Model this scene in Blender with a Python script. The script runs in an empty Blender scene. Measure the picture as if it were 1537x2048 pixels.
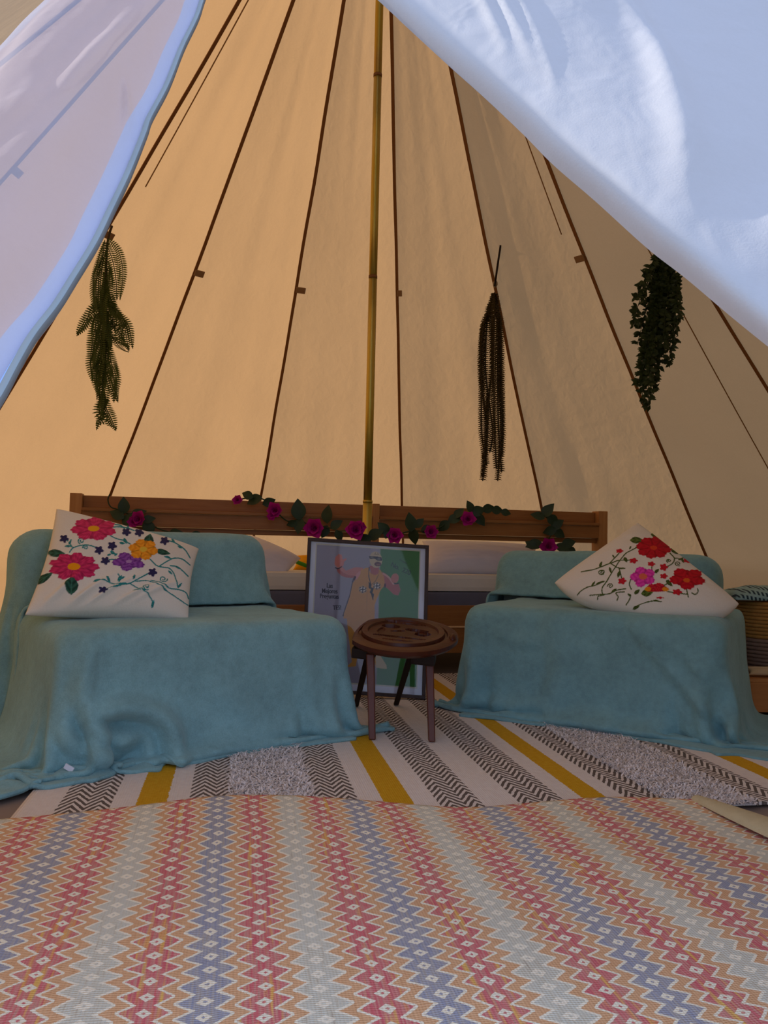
import bpy, bmesh, math, random
import numpy as np
from mathutils import Vector, Matrix, noise as mnoise

scene = bpy.context.scene
COL = scene.collection
rnd = random.Random(7)
PI = math.pi

# ------------------------------------------------------------------ camera, sky, sun, exposure
EYE, PITCH, ROLL, FOCAL = 0.55, math.radians(2.4), math.radians(1.25), 1600.0      # focal length in pixels of a 1537x2048 frame
F_ = np.array([0, math.cos(PITCH), math.sin(PITCH)])
_R0 = np.array([1., 0, 0]); _U0 = np.array([0, -math.sin(PITCH), math.cos(PITCH)])
R_ = math.cos(ROLL)*_R0 + math.sin(ROLL)*_U0
U_ = -math.sin(ROLL)*_R0 + math.cos(ROLL)*_U0
O_ = np.array([0, 0, EYE])
cam_data = bpy.data.cameras.new('camera'); cam = bpy.data.objects.new('camera', cam_data); COL.objects.link(cam)
cam_data.sensor_fit = 'VERTICAL'; cam_data.sensor_height = 24.0
cam_data.lens = 24.0*FOCAL/2048.0
cam_data.clip_start = 0.02
m = Matrix.Identity(4)
for i in range(3):
    m[i][0], m[i][1], m[i][2], m[i][3] = R_[i], U_[i], -F_[i], O_[i]
cam.matrix_world = m
scene.camera = cam

world = bpy.data.worlds.new('sky'); scene.world = world; world.use_nodes = True
bg = world.node_tree.nodes['Background']
bg.inputs[0].default_value = (0.58, 0.71, 1.0, 1); bg.inputs[1].default_value = 1.6

sun_d = bpy.data.lights.new('sun', 'SUN'); sun = bpy.data.objects.new('sun', sun_d); COL.objects.link(sun)
sun_d.energy = 6.4; sun_d.angle = math.radians(0.6); sun_d.color = (1.0, 0.90, 0.74)
SAZ, SEL = math.radians(-72), math.radians(26)          # from the left, a little towards the back
sd = Vector((math.sin(SAZ)*math.cos(SEL), math.cos(SAZ)*math.cos(SEL), math.sin(SEL)))
sun.rotation_euler = sd.to_track_quat('Z', 'Y').to_euler()

scene.view_settings.view_transform = 'Standard'; scene.view_settings.look = 'None'
scene.view_settings.gamma = 1.0; scene.view_settings.use_curve_mapping = False
scene.view_settings.exposure = 0.0

# ------------------------------------------------------------------ helpers
def ray(px, py):
    d = F_ + R_*(px-768.5)/FOCAL + U_*(1024-py)/FOCAL
    return d/d[1]
def at(px, py, Y): return Vector(O_ + ray(px, py)*Y)
def fl(px, py, z=0.0):
    d = ray(px, py); return Vector(O_ + d*((z-EYE)/d[2]))
def lin(h):
    c = [int(h[i:i+2], 16)/255 for i in (0, 2, 4)]
    return tuple(x/12.92 if x <= .04045 else ((x+.055)/1.055)**2.4 for x in c)
def smooth(o, on=True):
    o.data.polygons.foreach_set('use_smooth', [on]*len(o.data.polygons))
def link(o, parent=None):
    COL.objects.link(o)
    if parent is not None:
        o.parent = parent
        o.matrix_parent_inverse = Matrix.Translation(-Vector(WL[parent.name])) if parent.name in WL else Matrix.Identity(4)
    return o
WL = {}
def thing(name, label, cat, loc=(0, 0, 0), group=None):
    o = bpy.data.objects.new(name, None); COL.objects.link(o); o.location = loc
    WL[o.name] = tuple(loc); o.empty_display_size = .05
    o['label'] = label; o['category'] = cat
    if group: o['group'] = group
    return o
def tag(o, label=None, cat=None, group=None, kind=None):
    if label: o['label'] = label
    if cat: o['category'] = cat
    if group: o['group'] = group
    if kind: o['kind'] = kind
    return o
def struct_empty(name):
    o = bpy.data.objects.new(name, None); COL.objects.link(o); o['kind'] = 'structure'; WL[o.name] = (0, 0, 0); return o
def mesh_obj(name, V, Fc, mat, parent=None, sm=True):
    me = bpy.data.meshes.new(name); me.from_pydata([tuple(v) for v in V], [], Fc); me.update()
    if mat: me.materials.append(mat)
    o = bpy.data.objects.new(name, me); link(o, parent)
    if sm: smooth(o)
    return o
def np_grid(name, P, mat, parent=None, uv=None, col=None, flip=False, sm=True):
    """P: (ny, nx, 3) array -> quad grid object."""
    ny, nx = P.shape[:2]
    idx = np.arange(ny*nx).reshape(ny, nx)
    q = np.stack([idx[:-1, :-1], idx[:-1, 1:], idx[1:, 1:], idx[1:, :-1]], -1).reshape(-1, 4)
    if flip: q = q[:, ::-1]
    me = bpy.data.meshes.new(name)
    me.vertices.add(ny*nx); me.vertices.foreach_set('co', P.reshape(-1).astype(np.float32))
    nf = len(q); me.loops.add(nf*4); me.polygons.add(nf)
    me.loops.foreach_set('vertex_index', q.reshape(-1).astype(np.int32))
    me.polygons.foreach_set('loop_start', np.arange(0, nf*4, 4, dtype=np.int32))
    me.polygons.foreach_set('use_smooth', [sm]*nf)
    me.update(calc_edges=True)
    if uv is not None:
        l = me.uv_layers.new(name='UVMap'); l.data.foreach_set('uv', uv.reshape(-1, 2)[q.reshape(-1)].reshape(-1).astype(np.float32))
    if col is not None:
        a = me.color_attributes.new('print', 'FLOAT_COLOR', 'POINT')
        c4 = np.ones((ny*nx, 4), np.float32); c4[:, :3] = col.reshape(-1, 3); a.data.foreach_set('color', c4.reshape(-1))
    if mat: me.materials.append(mat)
    o = bpy.data.objects.new(name, me); link(o, parent); return o
def box_bm(bm, c, s, rot=None, bev=0.0):
    r = bmesh.ops.create_cube(bm, size=1.0)
    M = Matrix.Translation(Vector(c)) @ (rot.to_4x4() if rot is not None else Matrix.Identity(4)) @ Matrix.Diagonal((*s, 1))
    bmesh.ops.transform(bm, matrix=M, verts=r['verts'])
    if bev > 0:
        es = list({e for v in r['verts'] for e in v.link_edges})
        bmesh.ops.bevel(bm, geom=es, offset=bev, segments=2, profile=.7, affect='EDGES')
def bm_obj(name, bm, mat, parent=None, sm=False):
    me = bpy.data.meshes.new(name); bm.to_mesh(me); bm.free()
    if mat: me.materials.append(mat)
    o = bpy.data.objects.new(name, me); link(o, parent)
    if sm: smooth(o)
    return o
def box(name, c, s, mat, parent=None, rot=None, bev=.003):
    bm = bmesh.new(); box_bm(bm, c, s, rot, bev); return bm_obj(name, bm, mat, parent)
def tube_geo(pts, rad, n=8, V=None, Fc=None, cap=True):
    V = [] if V is None else V; Fc = [] if Fc is None else Fc
    pts = [Vector(p) for p in pts]; b = len(V); up = None
    for i, p in enumerate(pts):
        t = (pts[min(i+1, len(pts)-1)] - pts[max(i-1, 0)]).normalized()
        if up is None: up = t.orthogonal().normalized()
        up = (up - t*up.dot(t)).normalized(); w = t.cross(up)
        r = rad[i] if hasattr(rad, '__len__') else rad
        for k in range(n):
            a = 2*PI*k/n; V.append(p + up*(r*math.cos(a)) + w*(r*math.sin(a)))
    for i in range(len(pts)-1):
        for k in range(n):
            k2 = (k+1) % n
            Fc.append((b+i*n+k, b+i*n+k2, b+(i+1)*n+k2, b+(i+1)*n+k))
    if cap:
        Fc.append(tuple(b+k for k in reversed(range(n)))); e = b+(len(pts)-1)*n; Fc.append(tuple(e+k for k in range(n)))
    return V, Fc
def tube(name, pts, rad, mat, parent=None, n=8):
    V, Fc = tube_geo(pts, rad, n); return mesh_obj(name, V, Fc, mat, parent)
def even(P, step):
    C = catmull(P, 120); L = np.r_[0, np.cumsum(np.linalg.norm(np.diff(C, axis=0), axis=1))]; n = max(6, int(L[-1]/step))
    q = np.linspace(0, L[-1], n); return np.stack([np.interp(q, L, C[:, k]) for k in range(3)], -1)
def catmull(P, n):
    P = np.asarray(P, float); k = len(P); t = np.linspace(0, k-1, n); i = np.clip(t.astype(int), 0, k-2); f = (t-i)[:, None]
    p0 = P[np.clip(i-1, 0, k-1)]; p1 = P[i]; p2 = P[i+1]; p3 = P[np.clip(i+2, 0, k-1)]
    return .5*(2*p1 + (p2-p0)*f + (2*p0-5*p1+4*p2-p3)*f**2 + (3*p1-p0-3*p2+p3)*f**3)
def fbm(X, Y, seed=0, octs=4, freq=1.0):
    """smooth value-like noise from summed rotated sines, vectorised"""
    rs = np.random.RandomState(seed); out = np.zeros_like(X, dtype=float); amp = 1.0; tot = 0
    for o in range(octs):
        acc = 0
        for k in range(5):
            a = rs.uniform(0, 2*PI); fq = freq*(2**o)*rs.uniform(.7, 1.4); ph = rs.uniform(0, 2*PI)
            acc = acc + np.sin((X*math.cos(a)+Y*math.sin(a))*fq*2*PI + ph)
        out += amp*acc/5; tot += amp; amp *= .5
    return out/tot

# ------------------------------------------------------------------ node helpers
class E:
    def __init__(s, nt, k): s.nt, s.k = nt, k
    def _m(s, op, *a, clamp=False):
        n = s.nt.nodes.new('ShaderNodeMath'); n.operation = op; n.use_clamp = clamp
        for i, x in enumerate((s,)+a):
            if isinstance(x, E): s.nt.links.new(x.k, n.inputs[i])
            else: n.inputs[i].default_value = x
        return E(s.nt, n.outputs[0])
    def __add__(s, o): return s._m('ADD', o)
    __radd__ = __add__
    def __sub__(s, o): return s._m('SUBTRACT', o)
    def __rsub__(s, o): return (s*-1.0)+o
    def __mul__(s, o): return s._m('MULTIPLY', o)
    __rmul__ = __mul__
    def __truediv__(s, o): return s._m('DIVIDE', o)
    def lt(s, o): return s._m('LESS_THAN', o)
    def gt(s, o): return s._m('GREATER_THAN', o)
    def abs(s): return s._m('ABSOLUTE')
    def fract(s): return s._m('FRACT')
    def floor(s): return s._m('FLOOR')
    def mod(s, o): return s._m('FLOORED_MODULO', o)
    def sin(s): return s._m('SINE')
    def min(s, o): return s._m('MINIMUM', o)
    def max(s, o): return s._m('MAXIMUM', o)
    def clamp(s): return s._m('ADD', 0.0, clamp=True)
    def tri(s): return (s.fract()-.5).abs()*4.0-1.0          # -1..1, +1 at integers
def rgb(nt, c):
    n = nt.nodes.new('ShaderNodeRGB'); n.outputs[0].default_value = (*c, 1); return n.outputs[0]
def mixc(nt, f, a, b, blend='MIX'):
    n = nt.nodes.new('ShaderNodeMix'); n.data_type = 'RGBA'; n.blend_type = blend
    for sock, v in ((n.inputs[0], f), (n.inputs[6], a), (n.inputs[7], b)):
        if isinstance(v, E): nt.links.new(v.k, sock)
        elif isinstance(v, bpy.types.NodeSocket): nt.links.new(v, sock)
        elif isinstance(v, (int, float)): sock.default_value = v
        else: sock.default_value = (*v, 1)
    return n.outputs[2]
def new_mat(name):
    m = bpy.data.materials.new(name); m.use_nodes = True
    nt = m.node_tree; return m, nt, nt.nodes['Principled BSDF'], nt.nodes['Material Output']
def texco(nt, which='Object'):
    return nt.nodes.new('ShaderNodeTexCoord').outputs[which]
def mapping(nt, vec, scale=(1, 1, 1), rot=(0, 0, 0)):
    n = nt.nodes.new('ShaderNodeMapping'); nt.links.new(vec, n.inputs[0]); n.inputs['Scale'].default_value = scale; n.inputs['Rotation'].default_value = rot; return n.outputs[0]
def noise(nt, vec, scale, detail=3, rough=.5, dist=0.0):
    n = nt.nodes.new('ShaderNodeTexNoise'); nt.links.new(vec, n.inputs['Vector']); n.inputs['Scale'].default_value = scale
    n.inputs['Detail'].default_value = detail; n.inputs['Roughness'].default_value = rough; n.inputs['Distortion'].default_value = dist
    return E(nt, n.outputs['Fac'])
def bump(nt, h, strength=.3, dist=.01, normal=None):
    n = nt.nodes.new('ShaderNodeBump'); n.inputs['Strength'].default_value = strength; n.inputs['Distance'].default_value = dist
    nt.links.new(h.k if isinstance(h, E) else h, n.inputs['Height'])
    if normal is not None: nt.links.new(normal, n.inputs['Normal'])
    return n.outputs[0]
def mat_plain(name, c, rough=.8, metal=0.0, var=.12, nscale=20, bumps=0.0, bscale=60, spec=.3, sheen=0.0):
    m, nt, b, out = new_mat(name)
    v = texco(nt); n = noise(nt, v, nscale)
    col = mixc(nt, n, tuple(x*(1-var) for x in c), tuple(min(1, x*(1+var)) for x in c))
    nt.links.new(col, b.inputs['Base Color'])
    b.inputs['Roughness'].default_value = rough; b.inputs['Metallic'].default_value = metal; b.inputs['Specular IOR Level'].default_value = spec
    if sheen: b.inputs['Sheen Weight'].default_value = sheen; b.inputs['Sheen Roughness'].default_value = .5
    if bumps: nt.links.new(bump(nt, noise(nt, v, bscale, 4), bumps, .01), b.inputs['Normal'])
    return m
def mat_wood(name, a, c, axis=0, scale=6, rough=.5, knots=False):
    m, nt, b, out = new_mat(name)
    sc = [22, 22, 22]; sc[axis] = 1.6
    v = mapping(nt, texco(nt), tuple(x*scale/6 for x in sc))
    n = noise(nt, v, 1.6, 6, .6, 1.2); n2 = noise(nt, v, 7, 3)
    f = (n*.75 + n2*.25 - .28)*2.0
    col = mixc(nt, f.clamp(), a, c)
    if knots:
        vo = nt.nodes.new('ShaderNodeTexVoronoi'); vo.inputs['Scale'].default_value = 5.0
        kv = [7.0, 7.0, 7.0]; kv[axis] = 2.2
        nt.links.new(mapping(nt, texco(nt), tuple(kv)), vo.inputs['Vector']); vo.inputs['Scale'].default_value = 1.0
        k = (1.0 - E(nt, vo.outputs['Distance'])*7.0).clamp()
        col = mixc(nt, k*.8, col, tuple(x*.25 for x in a))
    nt.links.new(col, b.inputs['Base Color']); b.inputs['Roughness'].default_value = rough; b.inputs['Specular IOR Level'].default_value = .3
    nt.links.new(bump(nt, f, .15, .004), b.inputs['Normal'])
    return m
def mat_leaf(name, c, trans=.35, var=.35):
    m, nt, b, out = new_mat(name)
    v = texco(nt); n = noise(nt, v, 30)
    col = mixc(nt, n, tuple(x*(1-var) for x in c), tuple(x*(1+var) for x in c))
    nt.links.new(col, b.inputs['Base Color']); b.inputs['Roughness'].default_value = .5; b.inputs['Specular IOR Level'].default_value = .3
    t = nt.nodes.new('ShaderNodeBsdfTranslucent'); nt.links.new(col, t.inputs[0])
    mx = nt.nodes.new('ShaderNodeMixShader'); mx.inputs[0].default_value = trans
    nt.links.new(b.outputs[0], mx.inputs[1]); nt.links.new(t.outputs[0], mx.inputs[2]); nt.links.new(mx.outputs[0], out.inputs[0])
    return m
def mat_print(name, rough=.85, bumps=.15):
    m, nt, b, out = new_mat(name)
    a = nt.nodes.new('ShaderNodeAttribute'); a.attribute_name = 'print'
    v = texco(nt); w = noise(nt, v, 350, 2)
    col = mixc(nt, .12, a.outputs['Color'], w.k, 'MULTIPLY')
    nt.links.new(col, b.inputs['Base Color']); b.inputs['Roughness'].default_value = rough; b.inputs['Specular IOR Level'].default_value = .2
    if bumps: nt.links.new(bump(nt, noise(nt, v, 260, 3), bumps, .003), b.inputs['Normal'])
    return m
def mat_sheet(name, diff, tr, tmix=.5, see=0.0, weave=(900, 900), wr=.12):
    """cloth that also lets light through"""
    m, nt, b, out = new_mat(name); nt.nodes.remove(b)
    v = texco(nt); n = noise(nt, v, 2.2, 4); n2 = noise(nt, v, 160, 2)
    k = n*.6+n2*.4
    cd = mixc(nt, k, tuple(x*(1-wr) for x in diff), tuple(min(1, x*(1+wr)) for x in diff))
    ct = mixc(nt, k, tuple(x*(1-wr) for x in tr), tuple(min(1, x*(1+wr)) for x in tr))
    d = nt.nodes.new('ShaderNodeBsdfDiffuse'); t = nt.nodes.new('ShaderNodeBsdfTranslucent')
    nt.links.new(cd, d.inputs[0]); nt.links.new(ct, t.inputs[0])
    wv = mapping(nt, v, (20, 20, .7)); wn = noise(nt, wv, 1.0, 2, .5, .3)
    bn = bump(nt, wn*1.0 + noise(nt, v, 420, 2)*.05, .20, .02)
    nt.links.new(bn, d.inputs['Normal']); nt.links.new(bn, t.inputs['Normal'])
    mx = nt.nodes.new('ShaderNodeMixShader'); mx.inputs[0].default_value = tmix
    nt.links.new(d.outputs[0], mx.inputs[1]); nt.links.new(t.outputs[0], mx.inputs[2])
    last = mx.outputs[0]
    if see > 0:
        tp = nt.nodes.new('ShaderNodeBsdfTransparent'); m2 = nt.nodes.new('ShaderNodeMixShader'); m2.inputs[0].default_value = see
        nt.links.new(last, m2.inputs[1]); nt.links.new(tp.outputs[0], m2.inputs[2]); last = m2.outputs[0]
    nt.links.new(last, out.inputs[0])
    return m

M = {}
M['canvas'] = mat_sheet('canvas', (.45, .335, .225), (.40, .225, .098), .5)
M['seam'] = mat_plain('seam_tape', lin('7a5028'), .9)
M['stitch'] = mat_plain('stitching', lin('8a6438'), .9)
M['tab'] = mat_plain('tab_webbing', lin('8a6a48'), .9)
M['flap'] = mat_sheet('door_cotton', (.58, .59, .645), (.6, .6, .65), .25, wr=.05)
M['net'] = mat_sheet('door_mesh', (.50, .475, .56), (.6, .6, .65), .25, see=.30, wr=.04)
M['binding'] = mat_plain('door_binding', lin('a4c2fa'), .8, var=.06)
M['zip'] = mat_plain('zip_tape', lin('8c979e'), .7, var=.1)
M['ground'] = mat_plain('lawn', (.10, .13, .05), .95, var=.4, nscale=3)
M['sheet'] = mat_plain('groundsheet', lin('8f7f76'), .75, var=.12, nscale=5, bumps=.2, bscale=7)
M['pine'] = mat_wood('pine', lin('865528'), lin('a56f3c'), 0, 6, .45, True)
M['pine_z'] = mat_wood('pine_upright', lin('a06a38'), lin('bd8850'), 2)
M['mahogany'] = mat_wood('mahogany', lin('34140a'), lin('5c2814'), 0, 5, .35)
M['mahogany_z'] = mat_wood('mahogany_leg', lin('4a2012'), lin('6c341c'), 2, 5, .35)
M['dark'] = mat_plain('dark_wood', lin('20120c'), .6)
M['frame'] = mat_wood('frame_wood', lin('33231e'), lin('46322b'), 2, 6, .45)
M['mount'] = mat_plain('mount_board', (.74, .76, .86), .9, var=.03)
M['mount_in'] = mat_plain('mount_bevel', (.62, .60, .50), .9, var=.03)
M['print'] = mat_print('poster_print', .6, 0)
M['ink'] = mat_plain('ink', (.02, .015, .03), .7, var=0)
M['ink_g'] = mat_plain('ink_green', (.03, .09, .03), .7, var=0)
M['cushion'] = mat_print('cushion_cotton')
M['white'] = mat_plain('bed_linen', (.74, .73, .82), .9, var=.04, bumps=.12, bscale=14)
M['cream'] = mat_plain('mattress_cover', (.72, .68, .60), .9, var=.04, bumps=.1, bscale=30)
M['grey'] = mat_plain('bed_base_fabric', lin('6a6a78'), .95)
M['yellow'] = mat_plain('yellow_fabric', lin('f0a800'), .8)
M['leafy'] = mat_plain('green_print', lin('3f8a24'), .8)
M['leaf'] = mat_leaf('garland_leaf', lin('2c3e28'), .15)
M['vine'] = mat_plain('vine', lin('2c3a20'), .8)
M['petal'] = mat_leaf('garland_petal', lin('c02090'), .3, .25)
M['fern'] = mat_leaf('fern_leaf', lin('45541c'), .35, .3)
M['fernstem'] = mat_plain('fern_stem', lin('3a2c14'), .8)
M['beads'] = mat_leaf('string_plant', lin('4c3f1c'), .15, .3)
M['ivy'] = mat_leaf('small_leaf', lin('34421f'), .2, .4)
M['tie'] = mat_plain('tie_cord', lin('8a7a60'), .9)
M['jute'] = mat_plain('seagrass', lin('a87a3c'), .95, var=.3, nscale=60)
M['jute2'] = mat_plain('seagrass_grey', lin('8a7060'), .95, var=.3, nscale=60)
M['crate'] = mat_wood('crate_board', lin('b07440'), lin('c98a50'), 0)
M['paper'] = mat_plain('cream_cloth', lin('cdb48c'), .9)
M['edge'] = mat_plain('rug_backing', lin('c9bd98'), .95, var=.1, nscale=60, bumps=.2, bscale=200)
M['tuft'] = mat_plain('shag_wool', (.78, .74, .74), .95, var=.15, nscale=60)

def fleece(name, c, fuzz=.5):
    m, nt, b, out = new_mat(name)
    v = texco(nt); n = noise(nt, v, 9, 4, .6); n2 = noise(nt, v, 270, 3, .75); n3 = noise(nt, v, 60, 3)
    k = ((n*.9+n3*.5+n2*fuzz*1.6)-(.2+fuzz*.8)+.0).clamp()
    nt.links.new(mixc(nt, k, tuple(x*.66 for x in c), tuple(min(1, x*1.34) for x in c)), b.inputs['Base Color'])
    b.inputs['Roughness'].default_value = .95; b.inputs['Specular IOR Level'].default_value = .1
    b.inputs['Sheen Weight'].default_value = .35; b.inputs['Sheen Roughness'].default_value = .45
    b.inputs['Sheen Tint'].default_value = (.75, .9, .9, 1)
    nt.links.new(bump(nt, n2*fuzz + n3*.6, .5, .008), b.inputs['Normal'])
    return m
M['fleece'] = fleece('teal_fleece', (.225, .42, .45))
M['velvet'] = fleece('teal_velvet_throw', (.185, .36, .385), .25)
M['foam'] = mat_plain('foam_cover', lin('6a7a78'), .95)

# --- zigzag rug
def mat_zigzag():
    m, nt, b, out = new_mat('zigzag_weave')
    uvn = nt.nodes.new('ShaderNodeSeparateXYZ'); uvs = texco(nt, 'UV'); nt.links.new(uvs, uvn.inputs[0])
    vec3 = mapping(nt, uvs, (1, 1, 1))
    s, t = E(nt, uvn.outputs[0]), E(nt, uvn.outputs[1])
    wob = (noise(nt, vec3, 9, 3)-.5)*.02
    fine = (noise(nt, mapping(nt, uvs, (700, 90, 1)), 1, 2)-.5)
    t = t + (noise(nt, vec3, 5, 3)-.5)*.04
    SP, PER = .068, .0325
    u = (s + wob - .984)/SP                      # integer = stripe centre
    tt = t/PER
    cell = (u+.5).floor()                         # nearest stripe
    odd = cell.mod(2.0)                           # 0 red, 1 blue or grey
    f = (u+.5).fract()-.5                         # -.5..+.5 inside the stripe
    z = (tt + odd*.5).tri()                       # widest at integers
    q = f.abs() - z*.155 + fine*.09
    is_col = q.lt(.295); is_line = q.lt(.385)
    four = cell.mod(4.0)
    blue = (four-1.0).abs().lt(.5)
    colA = mixc(nt, odd, lin('d86e76'), mixc(nt, blue, lin('d8d8ca'), lin('9fa3b6')))
    # streaks of the warp in the colour
    st = noise(nt, mapping(nt, uvs, (260, 16, 1)), 1, 3)
    colA = mixc(nt, (st*3.0-1.15).clamp()*.5, colA, lin('d8cdb0'))
    yel = (noise(nt, mapping(nt, uvs, (110, 7, 1)), 1, 2)*6-3.2).clamp()*(1.0-odd)
    colA = mixc(nt, yel*.8, colA, lin('f0c860'))
    colA = mixc(nt, (st*2-1.2).clamp(), colA, tuple(x*.55 for x in lin('8d6a70')))
    brown = mixc(nt, noise(nt, mapping(nt, uvs, (200, 20, 1)), 1, 3), lin('d6a478'), lin('ecc096'))
    cream = mixc(nt, noise(nt, vec3, 300, 2), lin('f0e8cc'), lin('fffaea'))
    col = mixc(nt, is_line, brown, cream); col = mixc(nt, is_col, col, colA)
    td = (tt + odd*.5 + .5).fract()-.5
    dia = (f.abs()/.15 + td.abs()/.30 + fine*.3)
    col = mixc(nt, dia.lt(1.0), col, cream)
    col = mixc(nt, dia.lt(.28), col, colA)
    dirt = noise(nt, vec3, 3.0, 5, .65)
    col = mixc(nt, (dirt*1.6-.6).clamp()*.18, col, lin('9a8a74'))
    nt.links.new(col, b.inputs['Base Color']); b.inputs['Roughness'].default_value = .95; b.inputs['Specular IOR Level'].default_value = .1
    h = (s*2*PI/.0042).sin()*.5 + (t*2*PI/.0042).sin()*.5 + noise(nt, vec3, 260, 3)*1.6 + is_col*.5
    nt.links.new(bump(nt, h, .35, .0025), b.inputs['Normal'])
    return m
M['zigzag'] = mat_zigzag()

# --- striped rug: widths in metres from its left edge
STR = [('w', .074), ('c', .103), ('w', .05), ('y', .061), ('w', .045), ('c', .088), ('s', .166), ('c', .098), ('w', .052), ('y', .062),
       ('w', .052), ('c', .092), ('w', .08), ('c', .103), ('w', .047), ('y', .056), ('w', .042), ('c', .082), ('s', .185), ('c', .098), ('w', .052), ('y', .06), ('w', .052), ('c', .092), ('w', .10), ('c', .10), ('w', .09)]
RUGW = sum(w for _, w in STR)
def mat_stripes():
    m, nt, b, out = new_mat('striped_weave')
    uvs = texco(nt, 'UV'); sp = nt.nodes.new('ShaderNodeSeparateXYZ'); nt.links.new(uvs, sp.inputs[0])
    s, t = E(nt, sp.outputs[0]), E(nt, sp.outputs[1])
    jag = (noise(nt, mapping(nt, uvs, (30, 160, 1)), 1, 2)-.5)*.010
    s2 = s + jag
    V1 = mapping(nt, uvs, (1, 1, 1))
    white = mixc(nt, noise(nt, V1, 60, 4), lin('dcd2cc'), lin('f0e8e2'))
    chev = None; yel = None
    x = 0
    for k, w in STR:
        if k in 'cy':
            ins = s2.gt(x)*s2.lt(x+w)
            if k == 'c':
                # zigzag lines restart in each band
                z = ((s-x)/.054).tri()
                band = ((t + z*.024 + (noise(nt, V1, 45, 2)-.5)*.014)/.027).fract().lt(.52)*ins
                chev = band if chev is None else chev.max(band)
            else: yel = ins if yel is None else yel.max(ins)
        x += w
    col = mixc(nt, chev, white, lin('6a605a'))
    col = mixc(nt, yel, col, mixc(nt, noise(nt, V1, 90, 3), lin('c99410'), lin('dcae32')))
    nt.links.new(col, b.inputs['Base Color']); b.inputs['Roughness'].default_value = .95; b.inputs['Specular IOR Level'].default_value = .1
    h = (s*2*PI/.005).sin()*.5 + (t*2*PI/.0045).sin()*.7 + noise(nt, V1, 200, 3) + chev*.6
    nt.links.new(bump(nt, h, .35, .003), b.inputs['Normal'])
    return m
M['stripes'] = mat_stripes()

# ------------------------------------------------------------------ the tent
APEX = at(772, -528, 3.1); CX, CY = APEX.x, APEX.y
BASE_Z = .45
def Rad(th):
    a = abs(th); return 2.95 - .30*max(0, min(1, (a-math.radians(95))/math.radians(50)))
def cone(th, t):
    r = Rad(th)*t*(1+.075*(t-.53))
    return Vector((CX+r*math.sin(th), CY+r*math.cos(th), APEX.z+(BASE_Z-APEX.z)*t))
def wallp(th, t):          # t 0..1 the roof, 1..1.12 the upright skirt
    if t <= 1: return cone(th, t)
    b = cone(th, 1); return Vector((b.x, b.y, BASE_Z*(1-(t-1)/.12)))
def seam_at(th_deg, py):   # height along a seam where it meets an image row
    th = math.radians(th_deg); lo, hi = .02, 1.12
    for _ in range(40):
        md = (lo+hi)/2; d = np.array(cone(th, md))-O_; y = 1024-FOCAL*(d@U_)/(d@F_)
        if y < py: lo = md
        else: hi = md
    return lo
TH = [-148, -127, -105.5, -84.3, -60.5, -39.7, -17.8, 4.07, 25.4, 46.2, 65.9, 87, 108, 128, 148]
walls = {n: struct_empty(n) for n in ('wall_left', 'wall_back', 'wall_right')}
def wall_of(d): return walls['wall_left' if d < -60 else ('wall_right' if d > 60 else 'wall_back')]
TT = list(np.linspace(.0, 1, 46)) + [1.03, 1.06, 1.09, 1.12]
for i in range(len(TH)-1):
    a, b = math.radians(TH[i]), math.radians(TH[i+1]); mid = (TH[i]+TH[i+1])/2
    NX = 17; P = np.zeros((len(TT), NX, 3))
    cdir = Vector((math.sin((a+b)/2), math.cos((a+b)/2), .85)).normalized()
    for j, t in enumerate(TT):
        A, B = wallp(a, t), wallp(b, t)
        for k in range(NX):
            u = k/(NX-1); p = A.lerp(B, u)
            e = math.sin(PI*u)*min(1, t*3)
            w = mnoise.fractal(Vector((u*7+i*9.1, t*2.2, i*3.7)), 1, 2, 4)*.010 + mnoise.noise(Vector((u*2.2+i*5, t*1.5, 0)))*.016
            P[j, k] = p + cdir*(w*e - .012*e)
    np_grid('canvas_panel', P, M['canvas'], wall_of(mid))
TABS = {-84.3: (335, 1), -60.5: (465, 1), -39.7: (543, 1), -17.8: (578, 1), 4.07: (585, .55), 46.2: (513, -1)}
for d in TH[1:-1]:
    th = math.radians(d); V = []; Fc = []
    tan = Vector((math.cos(th), -math.sin(th), 0)); inn = Vector((-math.sin(th), -math.cos(th), -.8)).normalized()
    ts = [.02] + list(np.linspace(.06, 1.0, 40)) + [1.02, 1.12]
    for t in ts:
        wob = mnoise.noise(Vector((d, t*9, 2)))*.006
        p = wallp(th, t) + inn*.004 + tan*wob; w = .0085 if -100 < d < 100 else .01
        V += [p-tan*w+inn*.002, p+tan*w+inn*.002, p+tan*w+inn*.007, p-tan*w+inn*.007]
    for j in range(len(ts)-1):
        q = j*4
        for k in range(4): Fc.append((q+k, q+(k+1) % 4, q+4+(k+1) % 4, q+4+k))
    s_o = mesh_obj('seam_tape', V, Fc, M['seam'], wall_of(d), False)
    if d in TABS:
        py, side = TABS[d]; t = seam_at(d, py); p = cone(th, t); along = (cone(th, t+.01)-p).normalized()
        rot = Matrix((tan, along, inn)).transposed()
        box('toggle_tab', p + tan*.026*side + inn*.014, (.055*abs(side), .036, .010), M['tab'], s_o, rot, .003)
for d, t0, t1 in ((-58.2, .18, .46), (60.4, .50, .95), (43.6, .30, .48)):
    th = math.radians(d)
    i0 = max(i for i in range(len(TH)) if TH[i] <= d); a, b = math.radians(TH[i0]), math.radians(TH[i0+1]); u = (d-TH[i0])/(TH[i0+1]-TH[i0])
    inn = Vector((-math.sin(th), -math.cos(th), -.8)).normalized()
    pts = [wallp(a, t).lerp(wallp(b, t), u) + inn*.022 for t in np.linspace(t0, t1, 12)]
    tube('stitch_line', pts, .003, M['stitch'], wall_of(d), 5)

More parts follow.
